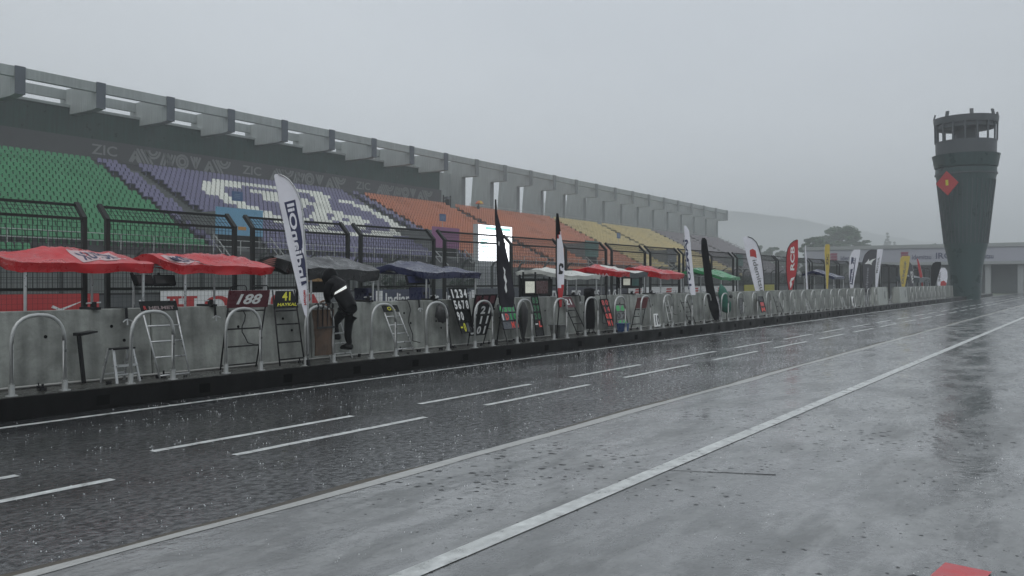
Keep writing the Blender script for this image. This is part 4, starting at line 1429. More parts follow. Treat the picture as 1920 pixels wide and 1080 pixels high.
ladder('silver ladder with a black sponsor plate, tied to the first handrail', (262, 326, 562), (300, 356, 700), m=M_ALU, r=.014, rungs=(.03, .26, .46, .66, .93),
       board=(.86, .985, M_BOARDBLK, [('HELMET', mat('rose_grey_print', (.25, .19, .19), .5), .2, .9, .1, .45, 0), ('R', M_RED, .06, .14, .1, .5, 0)]))
ladder('tall black ladder with a maroon 188 plate and looped top', (432, 503, 540), (413, 480, 694), Dt=11.14, Db=11.45, rungs=(.05, .28, .5, .72),
       board=(.76, .97, M_MAROON, [('188', M_WHITE, .2, .82, .2, .8, .28)]), hoops=True)
ladder('black ladder with a black 41 plate in yellow figures', (511, 552, 544), (525, 571, 682), rungs=(.08, .3, .54, .72),
       board=(.76, .99, M_BOARDBLK, [('41', M_YELLOW, .34, .7, .42, .94, .1), ('HAYKAL', M_YELLOW, .12, .92, .1, .28, .1)], .16))
ladder('short steel ladder under the feet of the person in the black raincoat', (600, 637, 603), (621, 661, 668), Dt=11.64, Db=11.22, m=M_STEEL, r=.014, rungs=(.16, .42, .68, .94))
ladder('silver folding ladder with a small yellow lettered plate behind the fourth handrail', (716, 742, 572), (748, 777, 655), Dt=11.66, Db=11.3, m=M_ALU, r=.014, rungs=(.08, .22, .4, .58, .76),
       board=(.86, 1.0, M_BOARDBLK, [('OIL', M_YELLOW, .25, .75, .2, .75, 0)]))
number_board('tall black board with white digits one to zero leaning on the wall', (841, 874, 540), (866, 888, 624),
             rows=[[('1', W_), ('2', W_), ('3', W_), ('4', W_)], [('5', W_), ('6', W_), ('7', W_), ('8', W_)], [('9', W_), ('0', W_), (' ', W_), (' ', W_)], [('-', YL), ('0', YL), ('#', M_SLATE), (' ', W_)]])
number_board('black rack of part-filled number slots leaning back on the handrail', (892, 932, 552), (880, 911, 628), Dt=11.12, Db=11.42,
             rows=[[('#', M_MAROON), ('#', M_MAROON), ('#', M_MAROON)], [('1', W_), ('2', W_), ('1', W_)], [('1', W_), ('1', W_), ('1', W_)], [('5', W_), ('0', W_), ('1', W_)]], cols=3, legs=True)
number_board('dark board of green and red digits under the drooping black flag', (933, 964, 571), (945, 975, 617),
             rows=[[('6', G_), ('3', G_), ('0', G_), ('1', G_)], [('1', W_), ('D', RD), ('1', G_), ('0', G_)], [(' ', G_), (' ', G_), ('M', RD), ('W', RD)]], legs=True, bg=M_SLATE)
number_board('tall narrow black board with dim green digits and a red one', (996, 1008, 556), (1006, 1020, 630),
             rows=[[('8', mat('dim_green_print', (.02, .13, .05), .5)), ('5', MATS['dim_green_print'])], [('3', MATS['dim_green_print']), ('9', MATS['dim_green_print'])], [('2', MATS['dim_green_print']), ('0', MATS['dim_green_print'])], [('-', W_), ('L', RD)], [(' ', W_), (' ', W_)]], cols=2)
ladder('black ladder with maroon plate and white figures beside the white and red flag', (1053, 1068, 556), (1084, 1102, 634), rungs=(.1, .3, .47, .64),
       board=(.72, .99, M_MAROON, [('21', M_WHITE, .1, .75, .25, .8, 0)]))
number_board('slim board of red digits leaning beside the tall black case', (1125, 1139, 561), (1141, 1152, 612), rows=[[('8', M_RED), ('0', M_RED)], [('1', M_RED), ('4', M_RED)], [('0', RD), ('#', RD)], [('M', RD), ('1', RD)]], cols=2)
number_board('upright board of green digits standing above a blue tub', (1153, 1170, 571), (1158, 1178, 612), rows=[[('8', G_), ('6', G_)], [('0', M_BLACK), ('2', M_BLACK)], [('4', G_), ('0', G_)]], cols=2, bg=mat('grey_board', (.16, .17, .17), .5))
ladder('dark ladder with a red plate behind the eleventh handrail', (1196, 1214, 558), (1183, 1202, 620), Dt=11.14, Db=11.45, rungs=(.15, .4, .62), board=(.66, 1, mat('dull_red_plate', (.16, .03, .03), .4), []))
number_board('small white card with the number 10 standing at the foot of the wall', (1226, 1233, 588), (1228, 1239, 612), Dt=11.45, Db=11.25, rows=[[('1', M_BLACK), ('0', M_BLACK)]], cols=2, bg=M_WHITE, frame=False)
ladder('thin grey ladder leaning behind the twelfth handrail', (1246, 1252, 563), (1256, 1264, 617), m=M_STEEL, rungs=(.2, .5, .8))
ladder('black step ladder leaning below the narrow white flag', (1276, 1288, 563), (1293, 1304, 612), rungs=(.1, .3, .5, .7, .9))
number_board('white board with grey digits leaning beside the limp ink black flag', (1339, 1347, 555), (1346, 1353, 600), rows=[[(' ', W_)], [('3', M_GREYTXT)], [('0', M_GREYTXT)], [('8', M_GREYTXT)]], cols=1, bg=mat('pale_board', (.5, .48, .5), .5))
number_board('pale grey digit board leaning behind the handrail past the green parasol', (1385, 1391, 560), (1388, 1396, 588), rows=[[('8', M_BLACK)], [('5', M_BLACK)], [('0', M_BLACK)]], cols=1, bg=MATS['grey_board'])
number_board('black and red board leaning under the white flag with red emblem', (1421, 1430, 556), (1428, 1437, 585), rows=[[(' ', W_)], [('#', M_RED)], [('M', RD)]], cols=1)
ladder('dark ladder leaning past the red feather flag', (1450, 1458, 556), (1460, 1470, 585), rungs=(.2, .45, .7))
ladder('pale ladder leaning below the thin white flag', (1511, 1515, 565), (1516, 1522, 583), m=M_ALU, rungs=(.2, .5, .8))
ladder('pale ladder leaning left of the white flag with navy strip', (1575, 1579, 555), (1580, 1586, 580), m=M_ALU, rungs=(.2, .5, .8))
number_board('white card leaning right of the white flag with navy strip', (1596, 1600, 556), (1600, 1605, 575), rows=[[('4', M_BLACK)]], cols=1, bg=M_WHITE, frame=False)

for k, (px, lab) in enumerate(((176, 'small black clamp on the wall top at the near red board'), (395, 'small black clamp on the wall top left of the maroon 188 plate'), (690, 'small black clamp on the wall top beside the left navy box'), (812, 'small black clamp on the wall top right of the navy canopy'), (955, 'small black clamp on the wall top behind the drooping black flag'), (1075, 'small black clamp on the wall top beside the white and red flag'), (1185, 'small black clamp on the wall top above the green digit board'), (1222, 'small black clamp on the wall top above the white 10 card'))):
    t = thing('clamp', lab, 'clamp', 'clamps on the pit wall', (S(px, 11.8), 11.8, WALL_Z))
    mb = MB(); mb.box(-.05, .05, -.10, .30, .001, .035); mb.box(-.03, .03, -.02, .04, .035, .11); mb.build('jaw', M_BLACKM, t)
    mb = MB(); mb.tube([(-.11, 0, .09), (.11, .02, .10)], .012, 6); mb.build('handle', M_ALU, t)
for k, (px, drop, lab) in enumerate(((452, .55, 'thin black cable hanging down the wall behind the 188 ladder'), (765, .75, 'thin black cable hanging down the wall right of the folding ladder'), (905, .6, 'thin black cable hanging down the wall by the number slot rack'), (1125, .7, 'thin black cable hanging down the wall left of the red digit board'), (1258, .6, 'thin black cable hanging down the wall past the white 10 card'))):
    x0 = S(px, 11.7)
    mb = MB(); mb.tube([(x0, 12.0, WALL_Z + .01), (x0, 11.72, WALL_Z + .012), (x0 + .02, 11.69, WALL_Z - .06)] + [(x0 + .02 + .05 * math.sin(q * 1.3 + k), 11.69 - .012 * q, WALL_Z - .06 - drop * q / 6) for q in range(1, 7)] + [(x0 + .2, 11.55, WALL_Z - .1 - drop)], .009, 6)
    tag(mb.build('hanging_cable', M_BLACKM, None, smooth=True), lab, 'cable', 'cables hanging down the pit wall')
# hung and standing odds and ends
t = thing('canvas_bag', 'brown wet canvas bag strapped inside the third handrail', 'bag', None, (S(607, 11.05), 11.06, PZ))
mb = MB()
nx, nz = 14, 22
base = 0
for side in (0, 1):
    for k in range(nz + 1):
        v = k / nz
        z = .14 + .78 * v
        hw = .20 + .07 * max(0, (v - .62) / .38) - .015 * math.sin(v * 7)
        for i in range(nx + 1):
            u = i / nx * 2 - 1
            th = .05 * (1 - u * u) ** .5 + .004
            fold = .018 * noise.noise(Vector((u * 4, v * 3, side))) + (.015 * math.sin(u * 14) if v > .62 else 0)
            mb.v.append((u * hw + .01 * noise.noise(Vector((v * 4, side, 2))), (-th if side == 0 else th) + fold, z))
for side in (0, 1):
    b0 = side * (nx + 1) * (nz + 1)
    for k in range(nz):
        for i in range(nx):
            q = b0 + k * (nx + 1) + i
            mb.f.append([q, q + 1, q + nx + 2, q + nx + 1]); mb.m.append(0)
mb.build('bag_body', M_CANVAS, t, smooth=True)
mb = MB()
mb.box(-.20, .20, -.075, -.06, .60, .635); mb.build('seam_band', M_DARKBAG, t)
for sx in (-.17, -.06, .05, .16):
    mb = MB(); mb.bar((sx, -.05, .62), (sx, -.055, 1.02), .02, .01); mb.tube([(sx, -.03 + .055 * math.cos(q), .985 + .05 * math.sin(q)) for q in [2 * PI * w_ / 10 for w_ in range(11)]], .007, 5); mb.build('strap', M_BLACKM, t)
t = thing('hanging_bag', 'round dark bag hung on the wall behind the fifth handrail', 'bag', None, (S(830, 11.5), 11.5, 1.03))
mb = MB(); mb.ball((0, 0, 0), .19, 16, 10, sc=(1, .6, 1.1), wob=.35); mb.build('bag_body', M_DARKBAG, t, smooth=True)
mb = MB(); mb.tube([(-.08, 0, .17), (-.06, .1, .25), (.06, .1, .25), (.08, 0, .17)], .012, 6); mb.build('strap', M_BLACKM, t)
mb = MB(); mb.tube([(.02, -.12, -.2), (.03, -.22, -.735)], .012, 6); mb.build('tail_strap', M_BLACKM, t)
t = thing('folded_umbrella', 'grey folded umbrella cover standing inside the seventh handrail', 'umbrella', None, (S(985, 11.3), 11.35, PZ))
mb = MB(); mb.lathe([(.03, 0), (.05, .1), (.10, .45), (.11, .72), (.06, .86), (.02, .92)], n=14)
for q in range(len(mb.v)):
    v_ = Vector(mb.v[q]); mb.v[q] = tuple(v_ + Vector((.05 * noise.noise(v_ * 6), .05 * noise.noise(v_ * 6 + Vector((9, 0, 0))), 0)))
mb.build('cover', M_DARKBAG, t, smooth=True)
mb = MB(); mb.tube([(0, 0, .9), (0, .02, 1.02)], .012, 6); mb.build('tip', M_ALU, t)
t = thing('bucket', 'square grey bucket at the foot of the white and red flag', 'bucket', None, (S(1046, 11.3), 11.3, PZ))
mb = MB(); mb.hexa([(-.12, -.12, 0), (.12, -.12, 0), (.12, .12, 0), (-.12, .12, 0), (-.16, -.16, .30), (.16, -.16, .30), (.16, .16, .30), (-.16, .16, .30)]); mb.build('tub', M_TUB, t, bevel=.015)
mb = MB(); mb.box(-.175, .175, -.175, .175, .301, .325); mb.build('rim', M_TUB, t)
t = thing('covered_case', 'tall black covered case standing inside the ninth handrail', 'case', None, (S(1105, 11.4), 11.4, PZ))
mb = MB(); mb.lathe([(.15, .14), (.16, .4), (.145, .8), (.13, 1.0), (.16, 1.02), (.155, 1.2), (.05, 1.23)], n=12)
for q in range(len(mb.v)):
    v_ = Vector(mb.v[q]); mb.v[q] = tuple(v_ + Vector((.03 * noise.noise(v_ * 5), .03 * noise.noise(v_ * 5 + Vector((4, 0, 0))), 0)))
mb.build('cover', M_COAT, t, smooth=True)
mb = MB(); lay_text(mb, 'K', (-.035, -.18, 1.06), (.07, 0, 0), (0, 0, .09)); mb.build('emblem', M_WHITE, t)
mb = MB()
for a in (0.5, 2.6, 4.7): mb.tube([(0, 0, .3), (.2 * math.cos(a), .2 * math.sin(a), 0)], .012, 6)
mb.build('tripod', M_BLACKM, t)
t = thing('plastic_tub', 'blue plastic tub at the foot of the green digit board', 'tub', None, (S(1168, 11.15), 11.15, PZ))
mb = MB(); mb.hexa([(-.13, -.1, 0), (.13, -.1, 0), (.13, .1, 0), (-.13, .1, 0), (-.16, -.13, .21), (.16, -.13, .21), (.16, .13, .21), (-.16, .13, .21)]); mb.build('tub', M_BLUETUB, t, bevel=.012)
mb = MB(); mb.box(-.175, .175, -.145, .145, .211, .235); mb.build('rim', M_BLUETUB, t)
t = thing('folded_parasol', 'folded green parasol leaning at the handrail past the ink black flag', 'parasol', None, (S(1362, 11.4), 11.4, PZ))
mb = MB(); mb.lathe([(.02, .25), (.13, .32), (.19, .55), (.21, .62), (.16, .75), (.2, .95), (.12, 1.15), (.03, 1.3)], n=12)
for q in range(len(mb.v)):
    v_ = Vector(mb.v[q]); mb.v[q] = tuple(v_ + Vector((.10 * noise.noise(v_ * 4) - .12 * (v_.z - .3), .08 * noise.noise(v_ * 4 + Vector((4, 0, 0))) + .15 * (v_.z - .3), 0)))
mb.build('cover', mat('green_cloth', (.02, .13, .09), .5, vary=.3, scale=6), t, smooth=True)
mb = MB(); mb.tube([(.03, 0, 0), (0, .02, .6)], .015, 6); mb.build('pole', M_BLACKM, t)
mb = MB(); mb.ball((.02, -.16, .86), .07, 8, 6); mb.build('tie', M_DARKBAG, t)

# ================================================================ FEATHER FLAGS
def flag(label, rows, base_px, m, D=11.3, z_base=PZ, edge=None, wave=.012, seed=0, pole_x='l', bands=None, cloth_m=None, text=None, marks=None, thick=.006):
    """cloth cut to its outline (heights and widths in metres at its own distance), bent along a curved pole"""
    zcam = zc(base_px, D)
    k = zcam / 1600.0
    base_s = S(base_px, D)
    # the flag turns about its pole so that it faces the lane obliquely
    turn = rnd.uniform(-.12, .12)
    rx = Vector((SA, -CA, 0))
    rx = Matrix.Rotation(turn, 3, 'Z') @ rx
    rx /= max(.2, math.cos(turn))
    n = Vector((-CA, -SA, 0))
    t = thing('feather_flag', label, 'flag', 'feather flags along the pit wall', (base_s, D, z_base))
    def P(px, py, lift=0.0):
        w = wave * noise.noise(Vector((px * .06 + seed * 3.1, py * .02, seed))) * 2
        return rx * ((px - base_px) * k) + Z * (EYE + (527 - py) * k - z_base) + n * (w + lift)
    nx = 8
    grid = []
    for (y0, l0, r0), (y1, l1, r1) in zip(rows[:-1], rows[1:]):
        st = max(1, int(abs(y1 - y0) / 6))
        for q in range(st):
            f = q / st
            grid.append((lerp(y0, y1, f), lerp(l0, l1, f), lerp(r0, r1, f)))
    grid.append(rows[-1])
    mb = MB()
    for side in (0, 1):
        for (y, l, r) in grid:
            for i in range(nx + 1):
                p = P(lerp(l, r, i / nx), y)
                mb.v.append(tuple(p - n * thick * side))
    rowlen = nx + 1
    tot = len(grid) * rowlen
    for side in (0, 1):
        for a in range(len(grid) - 1):
            for i in range(nx):
                q = side * tot + a * rowlen + i
                mb.f.append([q, q + 1, q + rowlen + 1, q + rowlen])
                mi = 0
                if bands: mi = bands(i / nx + .06, (grid[a][0] + grid[a + 1][0]) / 2)
                mb.m.append(mi)
    for a in range(len(grid) - 1):
        for i in (0, nx):
            q = a * rowlen + i
            mb.f.append([q, q + rowlen, q + rowlen + tot, q + tot]); mb.m.append(0)
    c = mb.build('cloth', m if isinstance(m, list) else [m], t, smooth='auto')
    side = 0 if pole_x == 'l' else 1
    pts = [P((r if side else l), y, .012) for (y, l, r) in rows]
    pts.append(Vector((0, 0, 0.0)))
    if pts[-2].z < .06: pts = pts[:-2] + [Vector((0, 0, 0))]
    mb = MB(); mb.tube(pts, .011 if edge is None else .016, 6, r_end=.016); mb.build('pole', edge or M_ALU, t, smooth=True)
    mb = MB(); mb.tube([(0, 0, 0), (0, 0, .10)], .035, 8); mb.build('foot', M_BLACKM, t)
    for (body, tm, o, ux, uy, opt) in (text or []):
        q = MB()
        kw = dict(bold=.03); kw.update(opt or {})
        O, A, B = Vector((*o, 0)), Vector((*ux, 0)), Vector((*uy, 0))
        lay_text(q, body, O, A, B, warp=lambda p: P(p.x, p.y, .012), **kw)
        q.build('lettering', tm, c)
    for (poly, tm, nm) in (marks or []):
        q = MB()
        ys = [p[1] for p in poly]
        q.poly([P(x, y, .007) for x, y in poly]); q.build(nm, tm, c)
    return t
# text vectors: origin pixel, reading direction in pixels, letter-height direction in pixels
flag('big white feather flag with a navy lettered strip leaning over the third handrail',
     [(326, 514, 521), (330, 513, 532), (337, 514, 542), (350, 517, 552), (362, 520, 558), (378, 522, 564), (400, 527, 568), (430, 533, 570), (460, 539, 572), (490, 546, 574), (520, 553, 576), (550, 560, 578), (572, 566, 578), (590, 571, 578), (596, 575, 577)],
     578, F_WHITE, D=10.95, pole_x='r', seed=1, wave=.006,
     text=[('IndianOil', F_WHITE, (561.5, 529), (-24, -146), (13.5, -3.2), dict(mirror=False, spacing=1.02)), ('NexGen', M_RED, (570, 572), (-1, -28), (5, -.5), {})],
     marks=[([(532.5, 379.5), (553, 374), (565, 436), (577, 529), (565.5, 536), (551, 456)], M_NAVY, 'navy_strip')])
flag('drooping charcoal black feather flag with a white scribbled logo', [(374, 929, 930.5), (400, 929, 932.5), (425, 930, 939), (436, 931, 943), (460, 932, 947), (490, 932, 954), (520, 933, 960), (550, 935, 965), (568, 937, 964), (576, 941, 962)], 931, F_BLACK, D=11.25, edge=M_BLACKM, wave=.035, seed=2,
     marks=[([(943, 500), (945.5, 510), (944.5, 521), (947.5, 530), (946, 540), (949, 550), (951, 545), (949, 533), (950.5, 527), (947, 515), (947.5, 506)], M_WHITE, 'white_logo'), ([(935, 452), (937, 455), (936, 462), (934.5, 458)], M_WHITE, 'white_mark')])
flag('narrow white feather flag with black figure and red foot', [(400, 1044, 1047), (415, 1043, 1049), (440, 1043, 1052), (462, 1043, 1056), (490, 1043, 1058), (515, 1043, 1058), (540, 1044, 1057), (560, 1046, 1054), (576, 1048, 1053)], 1043.5, [F_WHITE, F_RED, F_INK], D=11.2, edge=M_BLACKM, seed=3,
     bands=lambda u, y: (1 if y > 545 - 12 * u else 2 if y < 440 - 16 * u + 8 else 1 if y < 452 - 18 * u else 0),
     marks=[([(1048, 497), (1051, 493), (1056, 495), (1057, 501), (1053.5, 503), (1052.5, 498), (1050, 500), (1051, 507), (1056, 509), (1054, 514), (1047, 514), (1048, 509)], M_BLACK, 'black_figure')])
flag('narrow white feather flag with navy upright lettering', [(423, 1282, 1286), (432, 1282, 1292), (447, 1283, 1294), (470, 1285, 1296), (500, 1288, 1299), (530, 1291, 1302), (548, 1293, 1304), (553, 1296, 1304)], 1294, F_WHITE, D=11.5, seed=4,
     text=[('YUZMAJ', M_NAVY, (1299.5, 543), (-10, -94), (-9, 1), dict(mirror=False))])
flag('limp ink black feather flag hanging twisted at the wall', [(446, 1318, 1322), (450, 1316, 1325), (470, 1316, 1328), (500, 1319, 1333), (530, 1322, 1337), (555, 1326, 1342), (575, 1329, 1347), (590, 1334, 1349), (600, 1339, 1348)], 1321, F_INK, D=11.2, edge=M_BLACKM, wave=.05, seed=5)
flag('white feather flag with red emblem and grey lettering under a black edge', [(443.5, 1393, 1402), (447, 1393, 1411), (454, 1395, 1418), (465, 1397, 1423), (480, 1400, 1427), (500, 1405, 1430), (520, 1410, 1432), (540, 1415, 1433), (550, 1418, 1433)], 1432, F_WHITE, D=12.6, edge=M_BLACKM, pole_x='r', seed=6,
     text=[('idemitsu', M_GREYTXT, (1410.5, 488), (14.5, 58), (8.2, -1.8), dict(bold=0.01, mirror=False))],
     marks=[([(1406, 469), (1411, 466.5), (1417, 470), (1419, 484), (1413, 481), (1406.5, 481)], M_RED, 'red_emblem')])
flag('red feather flag with white lettering and swirl', [(449.5, 1493.5, 1496), (452, 1488, 1496), (457, 1482, 1496), (466, 1477, 1496), (480, 1474.5, 1496), (500, 1474, 1494.5), (515, 1474.5, 1492), (530, 1476, 1488), (546, 1479, 1484)], 1480, F_RED, D=12.6, edge=M_BLACKM, seed=7,
     text=[('RCB', M_WHITE, (1489, 507), (0.5, -45), (-7.5, 0), dict(mirror=False))],
     marks=[([(1482, 541), (1480.5, 530), (1483, 522), (1490, 519), (1487.5, 525), (1484, 527), (1485, 533)], M_WHITE, 'white_swirl')])
flag('thin white furled feather flag right of the red one', [(460, 1509.5, 1511), (485, 1509.5, 1512.5), (520, 1510.5, 1514), (546, 1511.5, 1515)], 1512, F_WHITE, D=12.6, seed=8)
flag('slim yellow feather flag in front of the small navy canopy', [(458, 1548, 1555), (462, 1546, 1556), (475, 1545.5, 1556), (495, 1547, 1555.5), (520, 1548, 1553.5), (546, 1549, 1552.5)], 1550, F_YELLOW, D=12.6, seed=9, text=[('ZIC', M_BLACK, (1553, 498), (.8, -22), (-4, 0), dict(mirror=False))])
flag('white feather flag with navy lettered strip near the far canopy', [(468, 1601, 1613), (474, 1596, 1612.5), (482, 1593, 1611.5), (500, 1591.5, 1608), (520, 1591.5, 1603.5), (538, 1593.5, 1600.5), (547, 1596, 1599)], 1598, F_WHITE, D=12.6, seed=10,
     text=[('IndianOil', F_WHITE, (1597, 531), (7, -48), (-3.6, -.4), dict())], marks=[([(1592.5, 532), (1596.5, 482), (1605, 483), (1598.8, 534)], M_NAVY, 'navy_strip')])
flag('broad charcoal feather flag with a white star outline', [(468, 1634, 1644.5), (471, 1628, 1644.5), (478, 1621.5, 1644), (490, 1617.5, 1643), (505, 1616.5, 1641), (520, 1617, 1638.5), (535, 1618.5, 1633.5), (548, 1621, 1628)], 1622, F_GREY, D=12.6, edge=M_BLACKM, seed=11,
     marks=[([(1621, 495), (1626, 490), (1629, 485), (1630, 490), (1636, 486), (1643, 484.5), (1637, 489), (1634, 494), (1635, 497), (1630, 495)], M_WHITE, 'white_star')],
     text=[('alpine', mat('soft_white_print', (.4, .4, .42), .5), (1627.5, 542), (2.5, -40), (-5, -.3), dict(mirror=False, bold=0))])
flag('pale feather flag overlapping the charcoal star flag', [(467, 1645, 1656), (475, 1643, 1655), (490, 1641.5, 1652.5), (510, 1641, 1649.5), (530, 1641, 1646.5), (545, 1641.5, 1644.5)], 1643, F_WHITE, D=12.9, seed=12, text=[('MOTUL', M_GREYTXT, (1645.5, 512), (4.2, -30), (-3.6, -.4), dict(mirror=False))])
flag('bright yellow feather flag with dark and red lettering', [(480, 1692, 1706), (484, 1688, 1706), (496, 1686.5, 1704.5), (512, 1687, 1701.5), (530, 1689, 1698), (545, 1692, 1695)], 1693, F_YELLOW, D=12.6, seed=13, text=[('DUNLOP', M_GREYTXT, (1694, 532), (6, -42), (-4.2, -.5), dict(mirror=False))])
flag('dark feather flag tucked behind the bright yellow one', [(491, 1703, 1706), (497, 1703, 1710), (508, 1703.5, 1713), (525, 1705, 1713.5), (545, 1708, 1713)], 1712, F_GREY, D=12.9, pole_x='r', seed=14, text=[('RACE', M_WHITE, (1709.5, 531), (-3, -22), (4, -1), {})])
flag('thin red feather flag leaning beside the far dark canopy', [(485, 1719, 1721.5), (500, 1721, 1726), (515, 1724, 1729.5), (530, 1727, 1731), (543, 1728.5, 1731)], 1730, F_RED, D=12.6, pole_x='r', seed=15)
flag('broad black feather flag near the tower', [(491, 1755, 1764), (494, 1749, 1765), (502, 1746, 1764), (515, 1745, 1760), (530, 1745.5, 1755), (543, 1747, 1752)], 1748, F_INK, D=12.6, edge=M_BLACKM, seed=16)
flag('white and red feather flag in front of the tower foot', [(502, 1765, 1772), (508, 1761, 1776), (520, 1758, 1777), (532, 1757, 1775), (546, 1760, 1768)], 1762, F_WHITE, D=12.6, seed=17,
     marks=[([(1764, 528), (1770, 526), (1775, 531), (1772, 538), (1765, 539), (1763, 534)], M_RED, 'red_mark')], text=[('SHELL', M_GREYTXT, (1763, 528), (.5, -18), (-4, 0), dict(mirror=False))])

# ================================================================ PEOPLE
def skin_body(name, joints, bones, m, parent=None, root=0, sub=2):
    """one continuous surface grown over a skeleton of joints with radii"""
    me = bpy.data.meshes.new(name)
    me.from_pydata([j[0] for j in joints], bones, [])
    o = bpy.data.objects.new(name, me)
    COL.objects.link(o)
    sk = o.modifiers.new('skin', 'SKIN')
    sk.use_smooth_shade = True
    if not me.skin_vertices: me.skin_vertices.new()
    for i, j in enumerate(joints):
        r = j[1]
        me.skin_vertices[0].data[i].radius = r if isinstance(r, tuple) else (r, r)
        me.skin_vertices[0].data[i].use_root = (i == root)
    ss = o.modifiers.new('sub', 'SUBSURF')
    ss.levels = ss.render_levels = sub
    dg = bpy.context.evaluated_depsgraph_get()
    ev = bpy.data.meshes.new_from_object(o.evaluated_get(dg))
    o.modifiers.clear()
    o.data = ev
    bpy.data.meshes.remove(me)
    ev.materials.clear()
    for q in (m if isinstance(m, list) else [m]): ev.materials.append(q)
    ev.shade_smooth()
    if parent is not None: o.parent = parent
    return o
# the person on the step ladder: local axes x along the lane, y towards the wall, z up from the platform
px_s = S(652, 11.3)
person = thing('person', 'person in black hooded raincoat with white band, leaning over the wall from a step ladder', 'person', None, (px_s, 11.3, PZ))
def wp(px, py, D): return Vector((S(px, D) - px_s, D - 11.3, H(px, py, D) - PZ))
hipc = wp(653.5, 571, 11.12)
chest = wp(634, 532, 11.48)
neck = wp(624, 522, 11.60)
head = wp(618, 519, 11.70)
dx = Vector((0.5, 0, 0))
J = [(hipc, (.15, .14)), (lerp(hipc, chest, .35), (.15, .13)), (lerp(hipc, chest, .7), (.165, .13)), (chest, (.16, .12)), (neck, (.075, .075)),                  # 0-4
     (hipc + Vector((.075, .01, -.10)), (.118, .118)), (wp(653.5, 607, 11.24), (.085, .085)), (wp(652, 632, 11.22), (.068, .068)), (Vector((.0, -.06, .27)), (.052, .052)),  # 5-8 standing leg
     (hipc + Vector((-.05, .06, -.10)), (.105, .105)), (Vector((-.02, .33, .62)), (.075, .075)), (Vector((-.03, .24, .44)), (.05, .05)),                                                        # 9-11 bent leg
     (chest + Vector((-.20, .02, -.02)), (.085, .085)), (wp(612, 551, 11.55), (.068, .068)), (wp(616, 570, 11.72), (.05, .05)),                                                               # 12-14 left arm
     (chest + Vector((.17, .10, -.02)), (.085, .085)), (chest + Vector((.16, .34, -.20)), (.066, .066)), (Vector((.02, .56, 1.055)), (.048, .048))]                                               # 15-17 right arm
B = [(0, 1), (1, 2), (2, 3), (3, 4), (0, 5), (5, 6), (6, 7), (7, 8), (0, 9), (9, 10), (10, 11), (3, 12), (12, 13), (13, 14), (3, 15), (15, 16), (16, 17)]
skin_body('body', J, B, M_COAT, person, 0)
# head with face turned to the wall, wrapped in the hood
hd = MB()
hd.ball(tuple(head), .098, 18, 12, sc=(.85, 1.0, 1.22))
ho = hd.build('head', M_SKIN, person, smooth=True)
fdir = Vector((-.35, .85, -.4)).normalized()
side = fdir.cross(Z).normalized()
upv = side.cross(fdir).normalized()
fm = MB()
fm.tube([head + fdir * .085 + upv * .02, head + fdir * .118 - upv * .012], .012, 6, r_end=.016)
for sg in (-1, 1): fm.ball(tuple(head + fdir * .082 + side * .034 * sg + upv * .022), .013, 8, 6, mi=1)
fm.bar(head + fdir * .09 - upv * .048 - side * .025, head + fdir * .09 - upv * .048 + side * .025, .008, .012, mi=2)
fm.build('face', [M_SKIN, M_BLACK, M_RED], ho, smooth=True)
hm = MB()
n_, m_ = 20, 14
axis = (upv * 1.0 - fdir * .25).normalized()
for k in range(m_ + 1):
    th = (PI * 0.80) * k / m_
    for j in range(n_):
        a = 2 * PI * j / n_
        # dome opening towards the face
        d = (-fdir) * math.cos(th) + (side * math.cos(a) + upv * math.sin(a)) * math.sin(th)
        r_ = .138 + .012 * noise.noise(d * 3) + (.02 if k == m_ else 0)
        hm.v.append(tuple(head + Vector((d.x * r_, d.y * r_, d.z * r_ * 1.15)) - fdir * .01))
for k in range(m_):
    for j in range(n_):
        a, b = k * n_ + j, k * n_ + (j + 1) % n_
        hm.f.append([a, b, b + n_, a + n_]); hm.m.append(0)
hm.build('hood', M_COAT, person, smooth=True)
cp = MB()
pts = [lerp(neck, hipc, f) for f in (0, .25, .5, .75, 1.0)] + [hipc + (hipc - neck).normalized() * .10]
rad = [.10, .16, .175, .165, .16, .13]
axd = (hipc - neck).normalized()
sx = Vector((1, 0, 0)); sy = axd.cross(sx).normalized()
for p, r_ in zip(pts, rad):
    for j in range(24):
        a = 2 * PI * j / 24
        f = 1 + .10 * noise.noise(Vector((p.z * 5, math.cos(a) * 2, math.sin(a) * 2)))
        cp.v.append(tuple(p + (sx * math.cos(a) * r_ + sy * math.sin(a) * r_ * .80) * f))
for k in range(len(pts) - 1):
    for j in range(24):
        a, b = k * 24 + j, k * 24 + (j + 1) % 24
        cp.f.append([a, b, b + 24, a + 24]); cp.m.append(0)
cp.build('raincoat', M_COAT, person, smooth=True)
bd = MB()
bpy.context.view_layer.update()
coat_o = [c for c in person.children if c.name.startswith('raincoat')][0]
eye = Vector((0, 0, EYE)) - person.location
def hug(px, py):
    d = (Vector((ratio(px) * SA + CA, -ratio(px) * CA + SA, (527 - py) / 1600))).normalized()
    ok, loc, nn, _ = coat_o.ray_cast(eye, d)
    return loc - d * .012 if ok else None
prev = None
for k in range(13):
    f = k / 12
    a_, b_ = hug(lerp(628, 649.5, f), lerp(548, 534.5, f)), hug(lerp(626.5, 650, f), lerp(553, 540.5, f))
    if a_ is None or b_ is None: continue
    if prev: bd.poly([prev[0], a_, b_, prev[1]])
    prev = (a_, b_)
bd.build('reflective_band', M_REFLECT, person)
